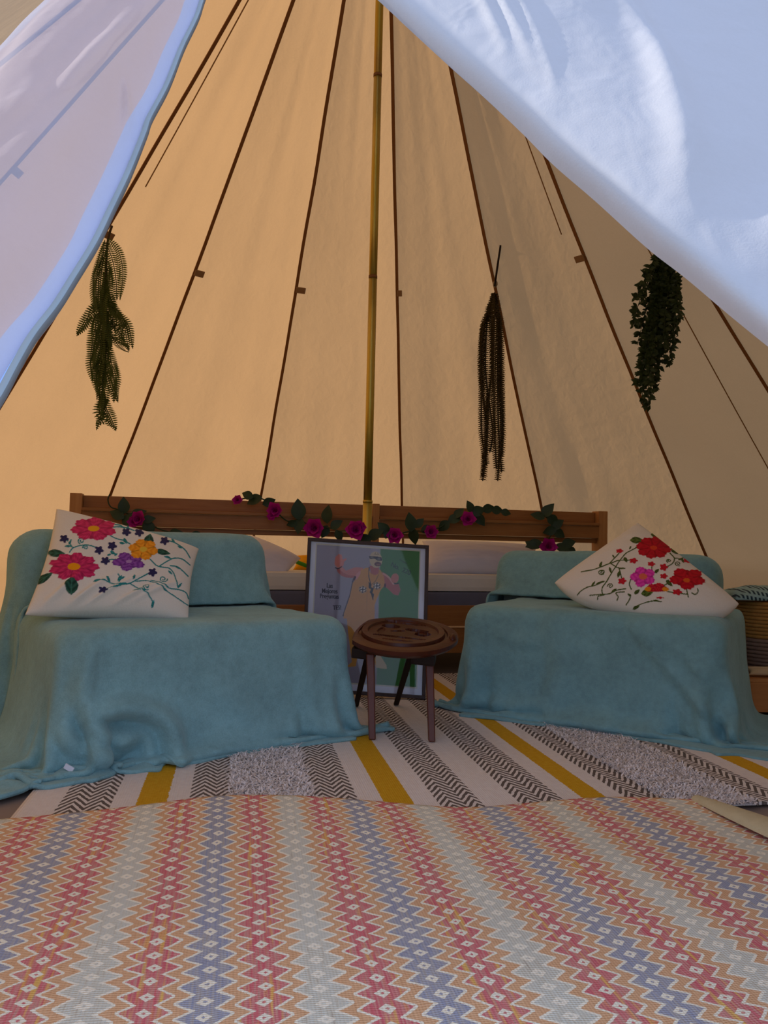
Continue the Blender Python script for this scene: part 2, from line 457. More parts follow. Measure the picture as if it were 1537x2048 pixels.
# door flaps, in the sloping front of the tent
def front(px, py):
    d = ray(px, py); return Vector(O_ + d*(.604/(1.26-d[2])))
def loft(edgeA, edgeB, nu, nv, bulge, seed, roll=0.0, creases=()):
    A = catmull([front(*p) for p in edgeA], nv); B = catmull([front(*p) if len(p) == 2 else Vector(p) for p in edgeB], nv)
    u = np.linspace(0, 1, nu)**1.15
    P = A[:, None, :]*(1-u)[None, :, None] + B[:, None, :]*u[None, :, None]
    n = np.array([0, -.783, .622])
    U, Vv = np.meshgrid(u, np.linspace(0, 1, nv))
    h = bulge*np.sin(PI*U)**.7*np.sin(PI*np.clip(Vv, 0, 1))**.5 + .010*fbm(U*1.3, Vv*1.3, seed, 3, 1.6)*np.minimum(1, U*8)
    for (ua, va, ub, vb, w, am) in creases:
        du, dv = ub-ua, vb-va; L = math.hypot(du, dv)
        tpar = np.clip(((U-ua)*du+(Vv-va)*dv)/L**2, 0, 1); dist = np.hypot(U-ua-tpar*du, Vv-va-tpar*dv)
        h += am*np.exp(-(dist/w)**2)*np.sin(PI*np.clip(tpar, .02, .98))
    P = P + h[:, :, None]*n
    if roll > 0:                                       # the free edge turns inwards
        k = np.clip(1-U/.03, 0, 1)**2
        P = P - n*(k*roll)[:, :, None] + (B-A)[:, None, :]/np.linalg.norm(B-A, axis=1)[:, None, None]*(k*.03)[:, :, None]
    return P, A
zipc = [(497, -240), (452, -110), (411, 0), (395, 48), (366, 109), (336, 186), (302, 251), (291, 283), (259, 364), (225, 437), (194, 502), (150, 575), (117, 628), (73, 686), (40, 743), (0, 818), (-60, 900), (-190, 1000), (-420, 1080)]
lineA = [(470, -300), (400, -262), (255, -138), (110, -8), (0, 100), (-150, 245), (-400, 470), (-800, 800), (-1150, 1150)]
door1 = struct_empty('door_1')
cre = [(.10, .30, .55, .62, .05, .006), (.12, .40, .5, .75, .05, .006), (.2, .2, .35, .5, .05, .006), (.05, .42, .16, .36, .012, .006)]
P, A = loft(zipc, lineA, 60, 150, .05, 3, 0, cre)
np_grid('mesh_panel', P, M['net'], door1)
def strip(name, A, Bdir, w0, w1, lift, mat, parent, th=.004):
    n = np.array([0, -.783, .622]); k = len(A)
    rows = []
    for off, l in ((w0, lift), (w1, lift), (w1, lift-th), (w0, lift-th), (w0, lift)):
        rows.append(A + Bdir*off + n*l)
    return np_grid(name, np.stack(rows, 1), mat, parent)
T = np.gradient(A, axis=0); T /= np.linalg.norm(T, axis=1)[:, None]; nn = np.array([0, -.783, .622])
S = np.cross(T, nn); S *= -np.sign(S[:, :1]+1e-9)      # towards the left of the zip
wv = (1+.06*np.sin(np.arange(len(A))*.12))[:, None]
strip('binding', A, S*wv, .003, .023, .006, M['binding'], door1)
strip('zip_tape', A, S, -.0025, .003, .009, M['zip'], door1, .006)
# tent cloth left of the mesh door, and the fill above it
PA = catmull([front(*p) for p in lineA], 60)
PB = catmull([np.array(wallp(math.radians(-145), t)) for t in np.linspace(0.02, 1.1, 12)], 60)
uu = np.linspace(0, 1, 8)[None, :, None]
np_grid('canvas_panel', PA[:, None, :]*(1-uu)+PB[:, None, :]*uu, M['canvas'], walls['wall_left'])

edgeR = [(497, -240), (620, -125), (757, -2), (810, 48), (900, 131), (965, 190), (1040, 262), (1100, 325), (1180, 396), (1280, 489), (1350, 545), (1440, 622), (1537, 698), (1700, 815), (1950, 930), (2300, 1010)]
lineB = [tuple(wallp(math.radians(145), t)) for t in np.linspace(0.02, 1.1, 12)]
door2 = struct_empty('door_2')
cre2 = [(.05, .36, .13, .24, .010, .005), (.06, .40, .16, .25, .010, .006), (.05, .44, .17, .30, .010, .004), (.12, .20, .75, .17, .03, .016), (.10, .22, .6, .24, .02, .008),
        (.3, .42, .7, .28, .02, .018), (.35, .60, .8, .42, .03, .02), (.2, .52, .55, .40, .03, -.014), (.05, .62, .3, .45, .02, .012), (.06, .72, .4, .6, .02, .014)]
P, A = loft(edgeR, lineB, 150, 170, .10, 11, .012, cre2)
np_grid('cotton_panel', P, M['flap'], door2)

# ground outside and groundsheet inside
mesh_obj('ground', [(-40, -40, -.03), (40, -40, -.03), (40, 40, -.03), (-40, 40, -.03)], [(0, 1, 2, 3)], M['ground'], None, False)['kind'] = 'structure'
gx, gy = np.meshgrid(np.linspace(-3.3, 3.2, 120), np.linspace(-.35, 6.4, 120))
floor = np_grid('floor', np.stack([gx, gy, -.004+.004*fbm(gx, gy, 5, 3, .9)*np.clip(np.abs(gx)-.8, 0, 1)], -1), M['sheet']); floor['kind'] = 'structure'

# ------------------------------------------------------------------ rugs
def rug(name, org, adir, bdir, w, l, z0, thick, mat, nx, ny, zf, edge=None):
    s = np.linspace(0, w, nx); t = np.linspace(0, l, ny); S_, T_ = np.meshgrid(s, t)
    wob_b = edge(S_) if edge is not None else 0
    Tg = T_ + wob_b*np.clip(1-T_/.35, 0, 1)
    X = org[0]+S_*adir[0]+Tg*bdir[0]; Y = org[1]+S_*adir[1]+Tg*bdir[1]; Z = z0+thick+zf(S_, T_)
    uv = np.stack([S_, T_], -1); P = np.stack([X, Y, Z], -1)
    # skirts down to the floor make the rug a slab
    b = P.copy(); b[..., 2] = Z-thick
    P2 = np.concatenate([b[:1], P, b[-1:]], 0); uv2 = np.concatenate([uv[:1], uv, uv[-1:]], 0)
    lft = P2[:, :1].copy(); lft[..., 2] -= thick*.98; rgt = P2[:, -1:].copy(); rgt[..., 2] -= thick*.98
    P2 = np.concatenate([lft, P2, rgt], 1); uv2 = np.concatenate([uv2[:, :1], uv2, uv2[:, -1:]], 1)
    return np_grid(name, P2, mat, None, uv2)
a1 = Vector((.984, .18)); b1 = Vector((-.18, .984))
ORG1 = Vector((-.695, 1.49))
zs1 = lambda s, t: .0025*fbm(s, t, 8, 3, 1.1)+.002
rug1 = rug('striped_rug', ORG1, a1, b1, RUGW, 1.75, .001, .006, M['stripes'], 150, 130, zs1)
tag(rug1, 'cream striped rug with yellow bands, black chevrons and shaggy strips under the stool', 'rug')
# shaggy bands: loose wool tufts
x = 0; k = 0
for kd, w in STR:
    if kd == 's':
        V = []; Fc = []; r2 = random.Random(20+k); k += 1
        for q in range(9000):
            s = x + r2.uniform(-.004, w+.004) + .012*mnoise.noise(Vector((q*.37, 1, 2))); t = r2.uniform(0, .95) if r2.random() < .8 else r2.uniform(.95, 1.7)
            if q < 300: t = r2.uniform(-.012, .01)
            p = Vector((ORG1.x+s*a1.x+t*b1.x, ORG1.y+s*a1.y+t*b1.y, .0072+float(zs1(np.array(s), np.array(t)))))
            an = r2.uniform(0, 2*PI); L = r2.uniform(.012, .028); d = Vector((math.cos(an), math.sin(an), r2.uniform(.15, .6))).normalized()
            sd_ = Vector((-math.sin(an), math.cos(an), 0))*r2.uniform(.0012, .002)
            mdp = p+d*L*.55+Vector((0, 0, .003)); e = p+d*L+Vector((r2.uniform(-.006, .006), r2.uniform(-.006, .006), -.002)); b = len(V)
            V += [p-sd_, p+sd_, mdp+sd_, mdp-sd_, e]; Fc += [(b, b+1, b+2, b+3), (b+3, b+2, b+4)]
        mesh_obj('shag_pile', V, Fc, M['tuft'], rug1, False)['kind'] = 'stuff'
    x += w

a2 = Vector((-.984, -.18)); b2 = Vector((.18, -.984))
ORG2 = Vector((.72, 1.80))
_E = [fl(x, y, .017)-Vector((ORG2.x, ORG2.y, 0)) for x, y in ((1390, 1601), (1290, 1596), (1200, 1596), (1090, 1605), (930, 1618), (760, 1609), (620, 1603), (440, 1602), (250, 1622), (120, 1632), (0, 1642))]
_es = np.array([v.x*a2.x+v.y*a2.y for v in _E]); _et = np.array([v.x*b2.x+v.y*b2.y for v in _E])
e2 = lambda s: sum(np.interp(s+d, _es, _et) for d in (-.05, -.025, 0, .025, .05))/5
zs2 = lambda s, t: .0022*fbm(s, t, 14, 3, 1.6)+.003 + .012*np.exp(-((s-1.0)/.28)**2-((t-.02)/.18)**2)*1.0
rug2 = rug('zigzag_rug', ORG2, a2, b2, 1.95, 1.35, .012, .004, M['zigzag'], 200, 150, zs2, e2)
tag(rug2, 'large flat woven rug with red, blue, grey and tan zigzag stripes in the foreground', 'rug')
# its right hem is turned up and shows the cream backing
c0 = fl(1393, 1592, .025); c1 = fl(1450, 1614, .03); c2 = fl(1537, 1648, .035); c3 = fl(1680, 1705, .04)
base = catmull([c0, c1, c2, c3], 30); wd = np.linspace(.012, .050, 30)
rows = []
for aang in np.linspace(-.3, PI*1.05, 9):
    rows.append(base + np.stack([np.cos(aang)*wd, np.cos(aang)*wd*.25, np.sin(aang)*.014*np.linspace(.6, 1.3, 30)-.006], -1))
tag(np_grid('rug_hem', np.stack(rows, 1), M['edge'], rug2), 'cream backing of the turned up rug edge')

# ------------------------------------------------------------------ draped throws (position based cloth over the chair shapes)
def drape(W, prof, ol, orr, sp, seed, boxes, pin=None, steps=150, floor_z=.012, flare=0.0, crumple=0.0):
    """let a cloth fall over box shapes; prof is its first course (depth, height), boxes (centre, half size, lean, rounding)"""
    pr = np.array(prof, float); seg = np.hypot(*np.diff(pr, axis=0).T); cum = np.r_[0, np.cumsum(seg)]
    ny = int(cum[-1]/sp)+1; sv = np.linspace(0, cum[-1], ny)
    py_ = np.interp(sv, cum, pr[:, 0]); pz_ = np.interp(sv, cum, pr[:, 1])
    xs = np.arange(-ol, W+orr+sp*.5, sp); nx = len(xs)
    P = np.zeros((ny, nx, 3)); P[..., 0] = xs[None, :]; P[..., 1] = py_[:, None]; P[..., 2] = pz_[:, None]
    over = np.maximum(np.maximum(-xs, xs-W), 0)
    P[..., 2] -= (over*.25)[None, :]; P[..., 2] = np.maximum(P[..., 2], floor_z)
    rs = np.random.RandomState(seed); X_, Y_ = np.meshgrid(xs, sv)
    P[..., 1] += .012*fbm(X_, Y_, seed, 3, 3.0)*(over > 0)[None, :]
    P += rs.normal(0, .0012, P.shape)
    P[..., 0] += flare*np.clip(X_-W*.55, 0, 1)*np.clip(1-Y_/.45, 0, 1)
    P[..., 0] += crumple*np.clip(W*.35-X_, 0, 1)*np.clip(1-Y_/.40, 0, 1)        # slack pushed together at the left front corner
    Q = P.copy(); dt2 = 9.8*(1/50)**2*.5
    if pin is not None:
        pm = np.zeros((ny, nx), bool); pm[pin][:, (xs > -.01) & (xs < W+.01)] = True
        if pin == slice(-2, None): pm[-2:, (xs > -.01) & (xs < W+.01)] = True
        elif pin == slice(0, 2): pm[:2, (xs > -.01) & (xs < W+.01)] = True
        pp_ = P[pm].copy()
    R1, R2, R4 = sp, sp*math.sqrt(2), sp*2
    def solve(a, b, rest, k):
        d = b-a; L = np.sqrt((d*d).sum(-1, keepdims=True))+1e-9
        c = d*(k*.5*(L-rest)/L); a += c; b -= c
    mg = .012
    for it in range(steps):
        v = (P-Q)*.955; Q = P.copy(); P = P + v; P[..., 2] -= dt2
        for k in range(9):
            for o in (0, 1):
                n = (nx-o)//2; solve(P[:, o:o+2*n:2], P[:, o+1:o+2*n:2], R1, 1.0)
                n = (ny-o)//2; solve(P[o:o+2*n:2], P[o+1:o+2*n:2], R1, 1.0)
            for o in (0, 1):
                n = (ny-o)//2
                solve(P[o:o+2*n:2, :-1], P[o+1:o+2*n:2, 1:], R2, .35); solve(P[o:o+2*n:2, 1:], P[o+1:o+2*n:2, :-1], R2, .35)
            if k % 3 == 0:
                for o in range(4):
                    for axis in (0, 1):
                        N_ = (nx if axis else ny); ii = np.arange(N_-2); ii = ii[ii % 4 == o]
                        if axis: A_, B_ = P[:, ii], P[:, ii+2]
                        else: A_, B_ = P[ii], P[ii+2]
                        d = B_-A_; L = np.sqrt((d*d).sum(-1, keepdims=True))+1e-9; c = d*(.10*(L-R4)/L)
                        if axis: P[:, ii] = A_+c; P[:, ii+2] = B_-c
                        else: P[ii] = A_+c; P[ii+2] = B_-c
            if k % 2 == 0 or k == 8:
                for c, hb, ln, rr in boxes:
                    c, hb = np.array(c), np.array(hb); ca, sa = math.cos(ln), math.sin(ln)
                    L0 = P-c
                    if ln: L0 = np.stack([L0[..., 0], L0[..., 1]*ca-L0[..., 2]*sa, L0[..., 1]*sa+L0[..., 2]*ca], -1)
                    q = np.abs(L0)-hb+rr; qm = np.maximum(q, 0); ln_ = np.sqrt((qm*qm).sum(-1))
                    dist = ln_ + np.minimum(q.max(-1), 0) - rr; hit = dist < mg
                    if hit.any():
                        g = np.where((ln_ > 1e-6)[..., None], qm/(ln_[..., None]+1e-9), (q == q.max(-1, keepdims=True)).astype(float))*np.sign(L0)
                        mv = g*(mg-dist)[..., None]
                        if ln: mv = np.stack([mv[..., 0], mv[..., 1]*ca+mv[..., 2]*sa, -mv[..., 1]*sa+mv[..., 2]*ca], -1)
                        P[hit] += mv[hit]; Q[hit] = Q[hit]*.45+P[hit]*.55
                low = P[..., 2] < floor_z
                P[..., 2] = np.maximum(P[..., 2], floor_z); Q[low] = Q[low]*.3+P[low]*.7
                if pin is not None: P[pm] = pp_; Q[pm] = pp_
        if it > 15 and it % 3 == 0:                     # keep layers apart
            pts = P.reshape(-1, 3); D = .018; key = np.floor(pts/D).astype(np.int64); kk = (key[:, 0]*73856093) ^ (key[:, 1]*19349663) ^ (key[:, 2]*83492791)
            order = np.argsort(kk); ks = kk[order]; gi, gj = np.divmod(np.arange(len(pts)), nx)
            corr = np.zeros_like(pts); cnt = np.zeros(len(pts))
            for dx in (-1, 0, 1):
                for dy in (-1, 0, 1):
                    for dz in (-1, 0, 1):
                        k2 = ((key[:, 0]+dx)*73856093) ^ ((key[:, 1]+dy)*19349663) ^ ((key[:, 2]+dz)*83492791)
                        st = np.searchsorted(ks, k2)
                        for off in range(3):
                            s_ = st+off; ok = s_ < len(ks); s2 = np.where(ok, s_, 0); ok &= ks[s2] == k2
                            j = order[s2]; ok &= (np.abs(gi-gi[j])+np.abs(gj-gj[j]) > 3)
                            if not ok.any(): continue
                            i_ = np.nonzero(ok)[0]; j_ = j[i_]; d = pts[i_]-pts[j_]; L = np.sqrt((d*d).sum(1))+1e-9; w = L < D
                            i_, d, L = i_[w], d[w], L[w]
                            np.add.at(corr, i_, d*((D-L)/L*.4)[:, None]); np.add.at(cnt, i_, 1)
            P += (corr/np.maximum(cnt, 1)[:, None]).reshape(P.shape)
    return P
def place(P, org, ax, dp):
    return np.stack([org[0]+P[..., 0]*ax[0]+P[..., 1]*dp[0], org[1]+P[..., 0]*ax[1]+P[..., 1]*dp[1], P[..., 2]], -1)
def ridges(P, lst, ymax=.10):
    X, Z = P[..., 0], P[..., 2]; k = np.clip((ymax-P[..., 1])/.05, 0, 1); add = np.zeros_like(X); lift = np.zeros_like(X)
    for pts, w, am in lst:
        C = catmull(pts, 30); d = np.full(X.shape, 9.); sg = np.zeros(X.shape)
        for (x1, z1), (x2, z2) in zip(C[:-1], C[1:]):
            dx, dz = x2-x1, z2-z1; L = dx*dx+dz*dz+1e-9; t = np.clip(((X-x1)*dx+(Z-z1)*dz)/L, 0, 1); ex, ez = X-x1-t*dx, Z-z1-t*dz
            dd = np.hypot(ex, ez); m_ = dd < d; d = np.where(m_, dd, d); sg = np.where(m_, np.sign(ex*dz-ez*dx), sg)
        am = am*1.7; add += am*np.exp(-(d/w)**2) - am*.55*np.exp(-((d*sg-w*1.25)/(w*.55))**2)
    P = P.copy(); P[..., 1] -= add*k; return P
def cover(name, P, mat, par, cutm=None):
    Qs = P.copy(); Qs[1:-1, 1:-1] = .5*P[1:-1, 1:-1]+.125*(P[:-2, 1:-1]+P[2:, 1:-1]+P[1:-1, :-2]+P[1:-1, 2:]); P = Qs
    gi, gj = np.meshgrid(np.arange(P.shape[1])*.0155, np.arange(P.shape[0])*.0155); N_ = np.cross(np.gradient(P, axis=1), np.gradient(P, axis=0)); N_ /= np.linalg.norm(N_, axis=2, keepdims=True)+1e-9
    N_ *= np.sign((N_*np.array([0, -.6, .8])).sum(-1, keepdims=True)+1e-9)
    P = P + N_*(np.clip(fbm(gi, gj, len(name)*7+P.shape[0], 3, 4.5), -.2, 1)*.006)[..., None]
    o = np_grid(name, P, mat, par)
    if cutm is not None and cutm.any():
        bm = bmesh.new(); bm.from_mesh(o.data); bm.verts.ensure_lookup_table(); bmesh.ops.delete(bm, geom=[bm.verts[i] for i in np.nonzero(cutm.reshape(-1))[0]], context='VERTS'); bm.to_mesh(o.data); bm.free()
    sub = o.modifiers.new('sub', 'SUBSURF'); sub.levels = 1; sub.render_levels = 1
    so = o.modifiers.new('thick', 'SOLIDIFY'); so.thickness = .009; so.offset = 0
    return o
class Chair:
    def __init__(s, org, ax, W, h, sd, bt, bz, lean, bx0, bx1, label):
        s.org, s.ax = org, ax.normalized(); s.dp = Vector((-s.ax.y, s.ax.x)); s.W, s.h, s.sd, s.bt, s.bz, s.lean = W, h, sd, bt, bz, lean
        s.bx0, s.bx1 = bx0, bx1; s.bw = bx1-bx0
        t = thing('armchair', label, 'chair', (org[0], org[1], 0), 'low armchairs under teal throws'); rz = Matrix.Rotation(math.atan2(s.ax.y, s.ax.x), 3, 'Z')
        wp = lambda x, y, z: Vector((org[0]+x*s.ax[0]+y*s.dp[0], org[1]+x*s.ax[1]+y*s.dp[1], z))
        box('seat', wp(W/2, sd/2, h/2+.005), (W-.02, sd-.02, h-.02), M['foam'], t, rz, .02)
        box('backrest', wp((bx0+bx1)/2, sd+bt/2, bz/2+.005), (s.bw-.04, bt-.03, bz-.05), M['foam'], t, rz @ Matrix.Rotation(-lean, 3, 'X'), .04)
    def seat_box(s): return ((s.W/2, s.sd/2, s.h/2), (s.W/2, s.sd/2, s.h/2), 0.0, .022)
    def back_box(s, x0=None): 
        x0 = s.bx0 if x0 is None else x0
        return ((x0+s.bw/2, s.sd+s.bt/2, s.bz/2), (s.bw/2, s.bt/2, s.bz/2), s.lean, .04)
    def world(s, P): return place(P, s.org, s.ax, s.dp)
    def throws(s, mat, label, front, ol, orr, bol, bor, seed, flare=0, crumple=0, folds=(), rnd_l=None, rnd_r=None):
        th = thing('throw_blanket', label, 'blanket', (s.org[0], s.org[1], .01), 'teal throws on the armchairs')
        m_ = .014
        A = drape(s.W, [(-front, .014), (-.022, .02), (-m_, s.h+m_), (s.sd-.02, s.h+m_), (s.sd-.02, s.h+m_)][:4], ol, orr, .0155, seed, [s.seat_box(), s.back_box()], slice(-2, None), 150, flare=flare, crumple=crumple)
        xs = np.arange(-ol, s.W+orr+.0155*.5, .0155); ss = np.arange(A.shape[0])*.0155; XX, SS = np.meshgrid(xs, ss); top_s = s.h+front-.01
        hang = np.maximum(top_s-SS, 0); cm = np.zeros(XX.shape, bool)
        if rnd_r: cm |= (XX > s.W) & (np.hypot(XX-s.W, hang) > s.h+rnd_r)
        if rnd_l: cm |= (XX < 0) & (np.hypot(XX, hang) > s.h+rnd_l)
        cover('seat_drape', s.world(ridges(A, folds)), mat, th, cm)
        zt = s.bz*math.cos(s.lean)+m_
        B = drape(s.bw, [(s.sd-.03-.02, s.h+m_+.012), (s.sd-m_+.02, zt-.01), (s.sd+s.bt+.04, zt-.01), (s.sd+s.bt+.07, .12)], bol, bor, .0165, seed+1, [s.back_box(0.0), ((s.W/2-s.bx0, s.sd/2, s.h/2), (s.W/2, s.sd/2, s.h/2), 0.0, .022)], slice(0, 2), 130)
        B[..., 0] += s.bx0
        cover('back_drape', s.world(B), mat, th); return th

CL = Chair(Vector((-.735, 1.87)), Vector((.816, .578)), .775, .325, .50, .17, .56, .10, 0.0, .775, 'low foam armchair hidden under the left teal fleece throw')
thl = CL.throws(M['fleece'], 'fluffy teal fleece throw draped over the left low armchair, hem bunched on the floor', .07, .42, .20, .40, .16, 4, crumple=.45, rnd_r=-.03, folds=(
    ([(.05, .30), (.035, .2), (.05, .13), (.10, .085), (.15, .06)], .016, .022), ([(.09, .15), (.14, .148), (.20, .13), (.245, .085), (.25, .03)], .022, .040), ([(.0, .09), (.05, .06), (.12, .04)], .016, .022),
    ([(-.03, .28), (-.05, .15), (-.06, .03)], .016, .016), ([(.12, .075), (.17, .085), (.20, .06), (.195, .02)], .014, .022), ([(.30, .02), (.45, .05), (.62, .045), (.74, .05)], .022, .010),
    ([(.62, .3), (.64, .18), (.66, .06)], .03, .008), ([(.33, .3), (.36, .2), (.46, .1)], .035, .008), ([(.02, .2), (.0, .1), (.04, .02)], .013, .016)))
tag(box('care_tag', fl(138, 1536, .034), (.022, .004, .012), M['mount'], thl, Matrix.Rotation(.5, 3, 'Y'), .001), 'small white sewn label')
CR = Chair(Vector((.285, 2.69)), Vector((.862, -.507)), .79, .345, .48, .17, .525, .12, -.10, .70, 'low foam armchair hidden under the right smooth teal throw')
CR.throws(M['velvet'], 'smooth dark teal throw draped over the right low armchair, hem spread to the right', .09, .20, .42, .22, .30, 9, flare=.14, rnd_l=-.04, folds=(
    ([(.55, .33), (.62, .25), (.70, .16), (.79, .08), (.86, .03)], .014, .016), ([(.12, .27), (.20, .25), (.27, .265)], .014, .008), ([(.02, .05), (.15, .045), (.27, .06), (.33, .03), (.5, .035)], .014, .018),
    ([(.40, .05), (.52, .03), (.66, .035)], .016, .012), ([(.60, .31), (.68, .26), (.75, .2)], .014, .012), ([(.30, .3), (.33, .2), (.31, .1)], .04, .008), ([(.80, .10), (.82, .05), (.80, .01)], .014, .02)))

# ------------------------------------------------------------------ bed behind
HLp = Vector((-1.226, 3.12, 0)); HRp = Vector((at(1212, 1030, 3.66).x, 3.66, 0)); hx = (HRp-HLp).normalized(); hy = Vector((-hx.y, hx.x, 0)); HW = (HRp-HLp).length
rzh = Matrix.Rotation(math.atan2(hx.y, hx.x), 3, 'Z')
def hp(x, y, z): return HLp + hx*x + hy*y + Vector((0, 0, z))
bed = thing('bed_frame', 'pine bed frame with a long slatted headboard behind the armchairs', 'bed', HLp)
def hbox(name, x0, x1, y0, y1, z0, z1, mat='pine', bev=.003):
    o = box(name, (0, 0, 0), (x1-x0, y1-y0, z1-z0), M[mat], None, None, bev)
    o.location = hp((x0+x1)/2, (y0+y1)/2, (z0+z1)/2); o.rotation_euler = rzh.to_euler()
    return o
def bpart(*a, **k):
    o = hbox(*a, **k); o.parent = bed; o.matrix_parent_inverse = Matrix.Translation(-HLp); return o
for xp in (.0, HW-.045):
    bpart('post', xp, xp+.045, -.02, .045, .004, .728, mat='pine_z')
bpart('post', 1.205, 1.235, -.03, .02, .30, .726, mat='pine_z')
for xa, xb in ((.046, 1.204), (1.236, HW-.046)):
    bpart('upper_board', xa, xb, .012, .032, .674, .722)
    bpart('ledge', xa, xb, -.035, .012, .660, .673)
    bpart('front_board', xa, xb, -.022, .004, .604, .659)
    bpart('under_board', xa, xb, .0, .026, .582, .6035)
bpart('lower_rail', .046, HW-.046, -.004, .022, .208, .296)
bpart('lower_rail', .046, HW-.046, .004, .028, .09, .198)
for yb in (.35, .8, 1.25):
    bpart('slat', .05, HW-.05, yb, yb+.08, .24, .262)
for xp in (.0, HW-.035):
    bpart('side_rail', xp, xp+.035, .05, 1.5, .15, .28)
    bpart('foot', xp, xp+.045, 1.45, 1.51, .004, .15, mat='pine_z')
mt = thing('mattress', 'white mattress on a dark grey base lying on the pine bed frame', 'mattress', hp(HW/2, .75, .265))
for nm, z0, z1, mk, bv in (('base_border', .2635, .352, 'grey', .012), ('cover', .3525, .43, 'cream', .02)):
    o = hbox(nm, .06, HW-.06, .055, 1.4, z0, z1, mk, bv); o.parent = mt; o.matrix_parent_inverse = Matrix.Translation(-Vector(WL[mt.name]))

def pillow_patch(c00, c10, c11, c01, thick, n, nrm=None, pinch=.10, bulge=0.0, wr=.004, seed=1):
    c00, c10, c11, c01 = [np.array(c) for c in (c00, c10, c11, c01)]
    u = np.linspace(0, 1, n); U, V = np.meshgrid(u, u)
    # sides draw in between the corners
    pq = pinch if isinstance(pinch, tuple) else (pinch, pinch)      # (sides meeting at the first corner, the other two)
    pu = U + np.where(U < .5, pq[0], pq[1])*.5*np.sin(PI*V)*(1-2*U)*np.abs(1-2*U); pv = V + np.where(V < .5, pq[0], pq[1])*.5*np.sin(PI*U)*(1-2*V)*np.abs(1-2*V)
    P = (c00*((1-pu)*(1-pv))[..., None] + c10*(pu*(1-pv))[..., None] + c11*(pu*pv)[..., None] + c01*((1-pu)*pv)[..., None])
    if nrm is None: nrm = np.cross(c10-c00, c01-c00)+np.cross(c10-c11, c01-c11)*-1
    nrm = nrm/np.linalg.norm(nrm)
    e = np.clip(16*U*(1-U)*V*(1-V), 0, 1)**.42
    w = wr*fbm(U, V, seed, 4, 2.2)*np.clip(np.minimum.reduce([U, V, 1-U, 1-V])*8, 0, 1)
    return P, nrm, e, w, U, V
def pillow(name, corners, thick, mat, label, cat, n=60, colf=None, back=.5, wr=.004, seed=1, pinch=.1, shape=None, group=None):
    P, nr, e, w, U, V = pillow_patch(*corners, thick, n, pinch=pinch, wr=wr, seed=seed)
    col = None; extra = 0
    if colf is not None:
        col, msk = colf(U, V, e); extra = msk*.0012
    if shape is not None: w = w + shape(U, V)
    Fp = P + nr*(e*thick*(1-back)+w+extra)[..., None]; Bp = P - nr*(e*thick*back)[..., None]
    ctr = P.reshape(-1, 3).mean(0)
    full = np.concatenate([Fp, Bp[::-1]], 0)          # the two faces meet along the top edge, other rims touch
    c2 = None
    if col is not None:
        c2 = np.concatenate([col, np.ones_like(col)*np.array((.76, .73, .66))], 0)
    o = np_grid(name, full, mat, None, None, c2)
    bm = bmesh.new(); bm.from_mesh(o.data); bmesh.ops.remove_doubles(bm, verts=[v for v in bm.verts if v.is_boundary or v.index//n in (0, n-1, n, 2*n-1)], dist=.0009); bmesh.ops.recalc_face_normals(bm, faces=bm.faces); bm.to_mesh(o.data); bm.free()
    return tag(o, label, cat, group)

def bedY(px):
    d = ray(px, 1060); k = d[0]; return (HLp.x*hx.y-HLp.y*hx.x)/(k*hx.y-hx.x)
# white bed pillows behind the headboard bars
def at_bed(px, py, y): 
    return at(px, py, bedY(px)+y)
pillow('pillow', (at_bed(835, 1150, .14), at_bed(1085, 1156, .14), at_bed(1075, 1092, .26), at_bed(845, 1082, .26)), .15, M['white'], 'long white pillow on the mattress behind the picture frame and right armchair', 'pillow', 50, group='bed pillows', seed=3, wr=.006)
pillow('pillow', (at_bed(430, 1140, .13), at_bed(566, 1152, .13), at_bed(602, 1117, .20), at_bed(500, 1070, .26)), .11, M['white'], 'white pillow with a pointed corner on the mattress behind the left armchair', 'pillow', 50, group='bed pillows', seed=5, wr=.004, pinch=.02)
yp = pillow('pillow', (at_bed(585, 1141, .34), at_bed(690, 1141, .34), at_bed(690, 1112, .40), at_bed(590, 1112, .40)), .07, M['yellow'], 'yellow cushion with a green stripe peeking out beside the white pillow tip', 'cushion', 24)
tube('green_stripe', [at_bed(594, 1124, .29), at_bed(612, 1131, .275), at_bed(640, 1133, .275)], .009, M['leafy'], yp)

# ------------------------------------------------------------------ tent pole
pole = thing('tent_pole', 'slim brassy yellow tent pole standing upright in the middle of the tent', 'pole', at(734, 1080, 3.1)*1.0)
def mat_brass():
    m, nt, b, out = new_mat('passivated_steel')
    v = texco(nt); n = noise(nt, mapping(nt, v, (2, 2, 2.2)), 2.0, 3)
    c = mixc(nt, n, lin('b0902a'), lin('cdb25c')); c = mixc(nt, (noise(nt, mapping(nt, v, (1, 1, 1.4)), 3, 2)*3-1.6).clamp()*.5, c, lin('a87a62'))
    nt.links.new(c, b.inputs['Base Color']); b.inputs['Metallic'].default_value = .85; b.inputs['Roughness'].default_value = .32
    return m
M['brass'] = mat_brass()
pb = at(734, 1080, 3.1); pd = (APEX-pb).normalized(); p0 = pb - pd*(pb.z-.012)/pd.z
WL[pole.name] = tuple(p0); pole.location = p0
def pp(z): return p0 + pd*((z-p0.z)/pd.z)
zj = [at(735, 1003, 3.1).z, at(748, 555, 3.1).z, at(755, 152, 3.1).z]
tube('lower_section', [pp(.012), pp(zj[0])], .0185, M['brass'], pole, 20)
for a_, b_, r_ in ((zj[0]+.001, zj[1], .0165), (zj[1]+.003, zj[2], .0162), (zj[2]+.003, APEX.z-.02, .0160)):
    tube('upper_section', [pp(a_), pp(b_)], r_, M['brass'], pole, 20)
for z_ in zj[1:]:
    tube('joint', [pp(z_-.004), pp(z_+.007)], .0172, M['seam'], pole, 20)
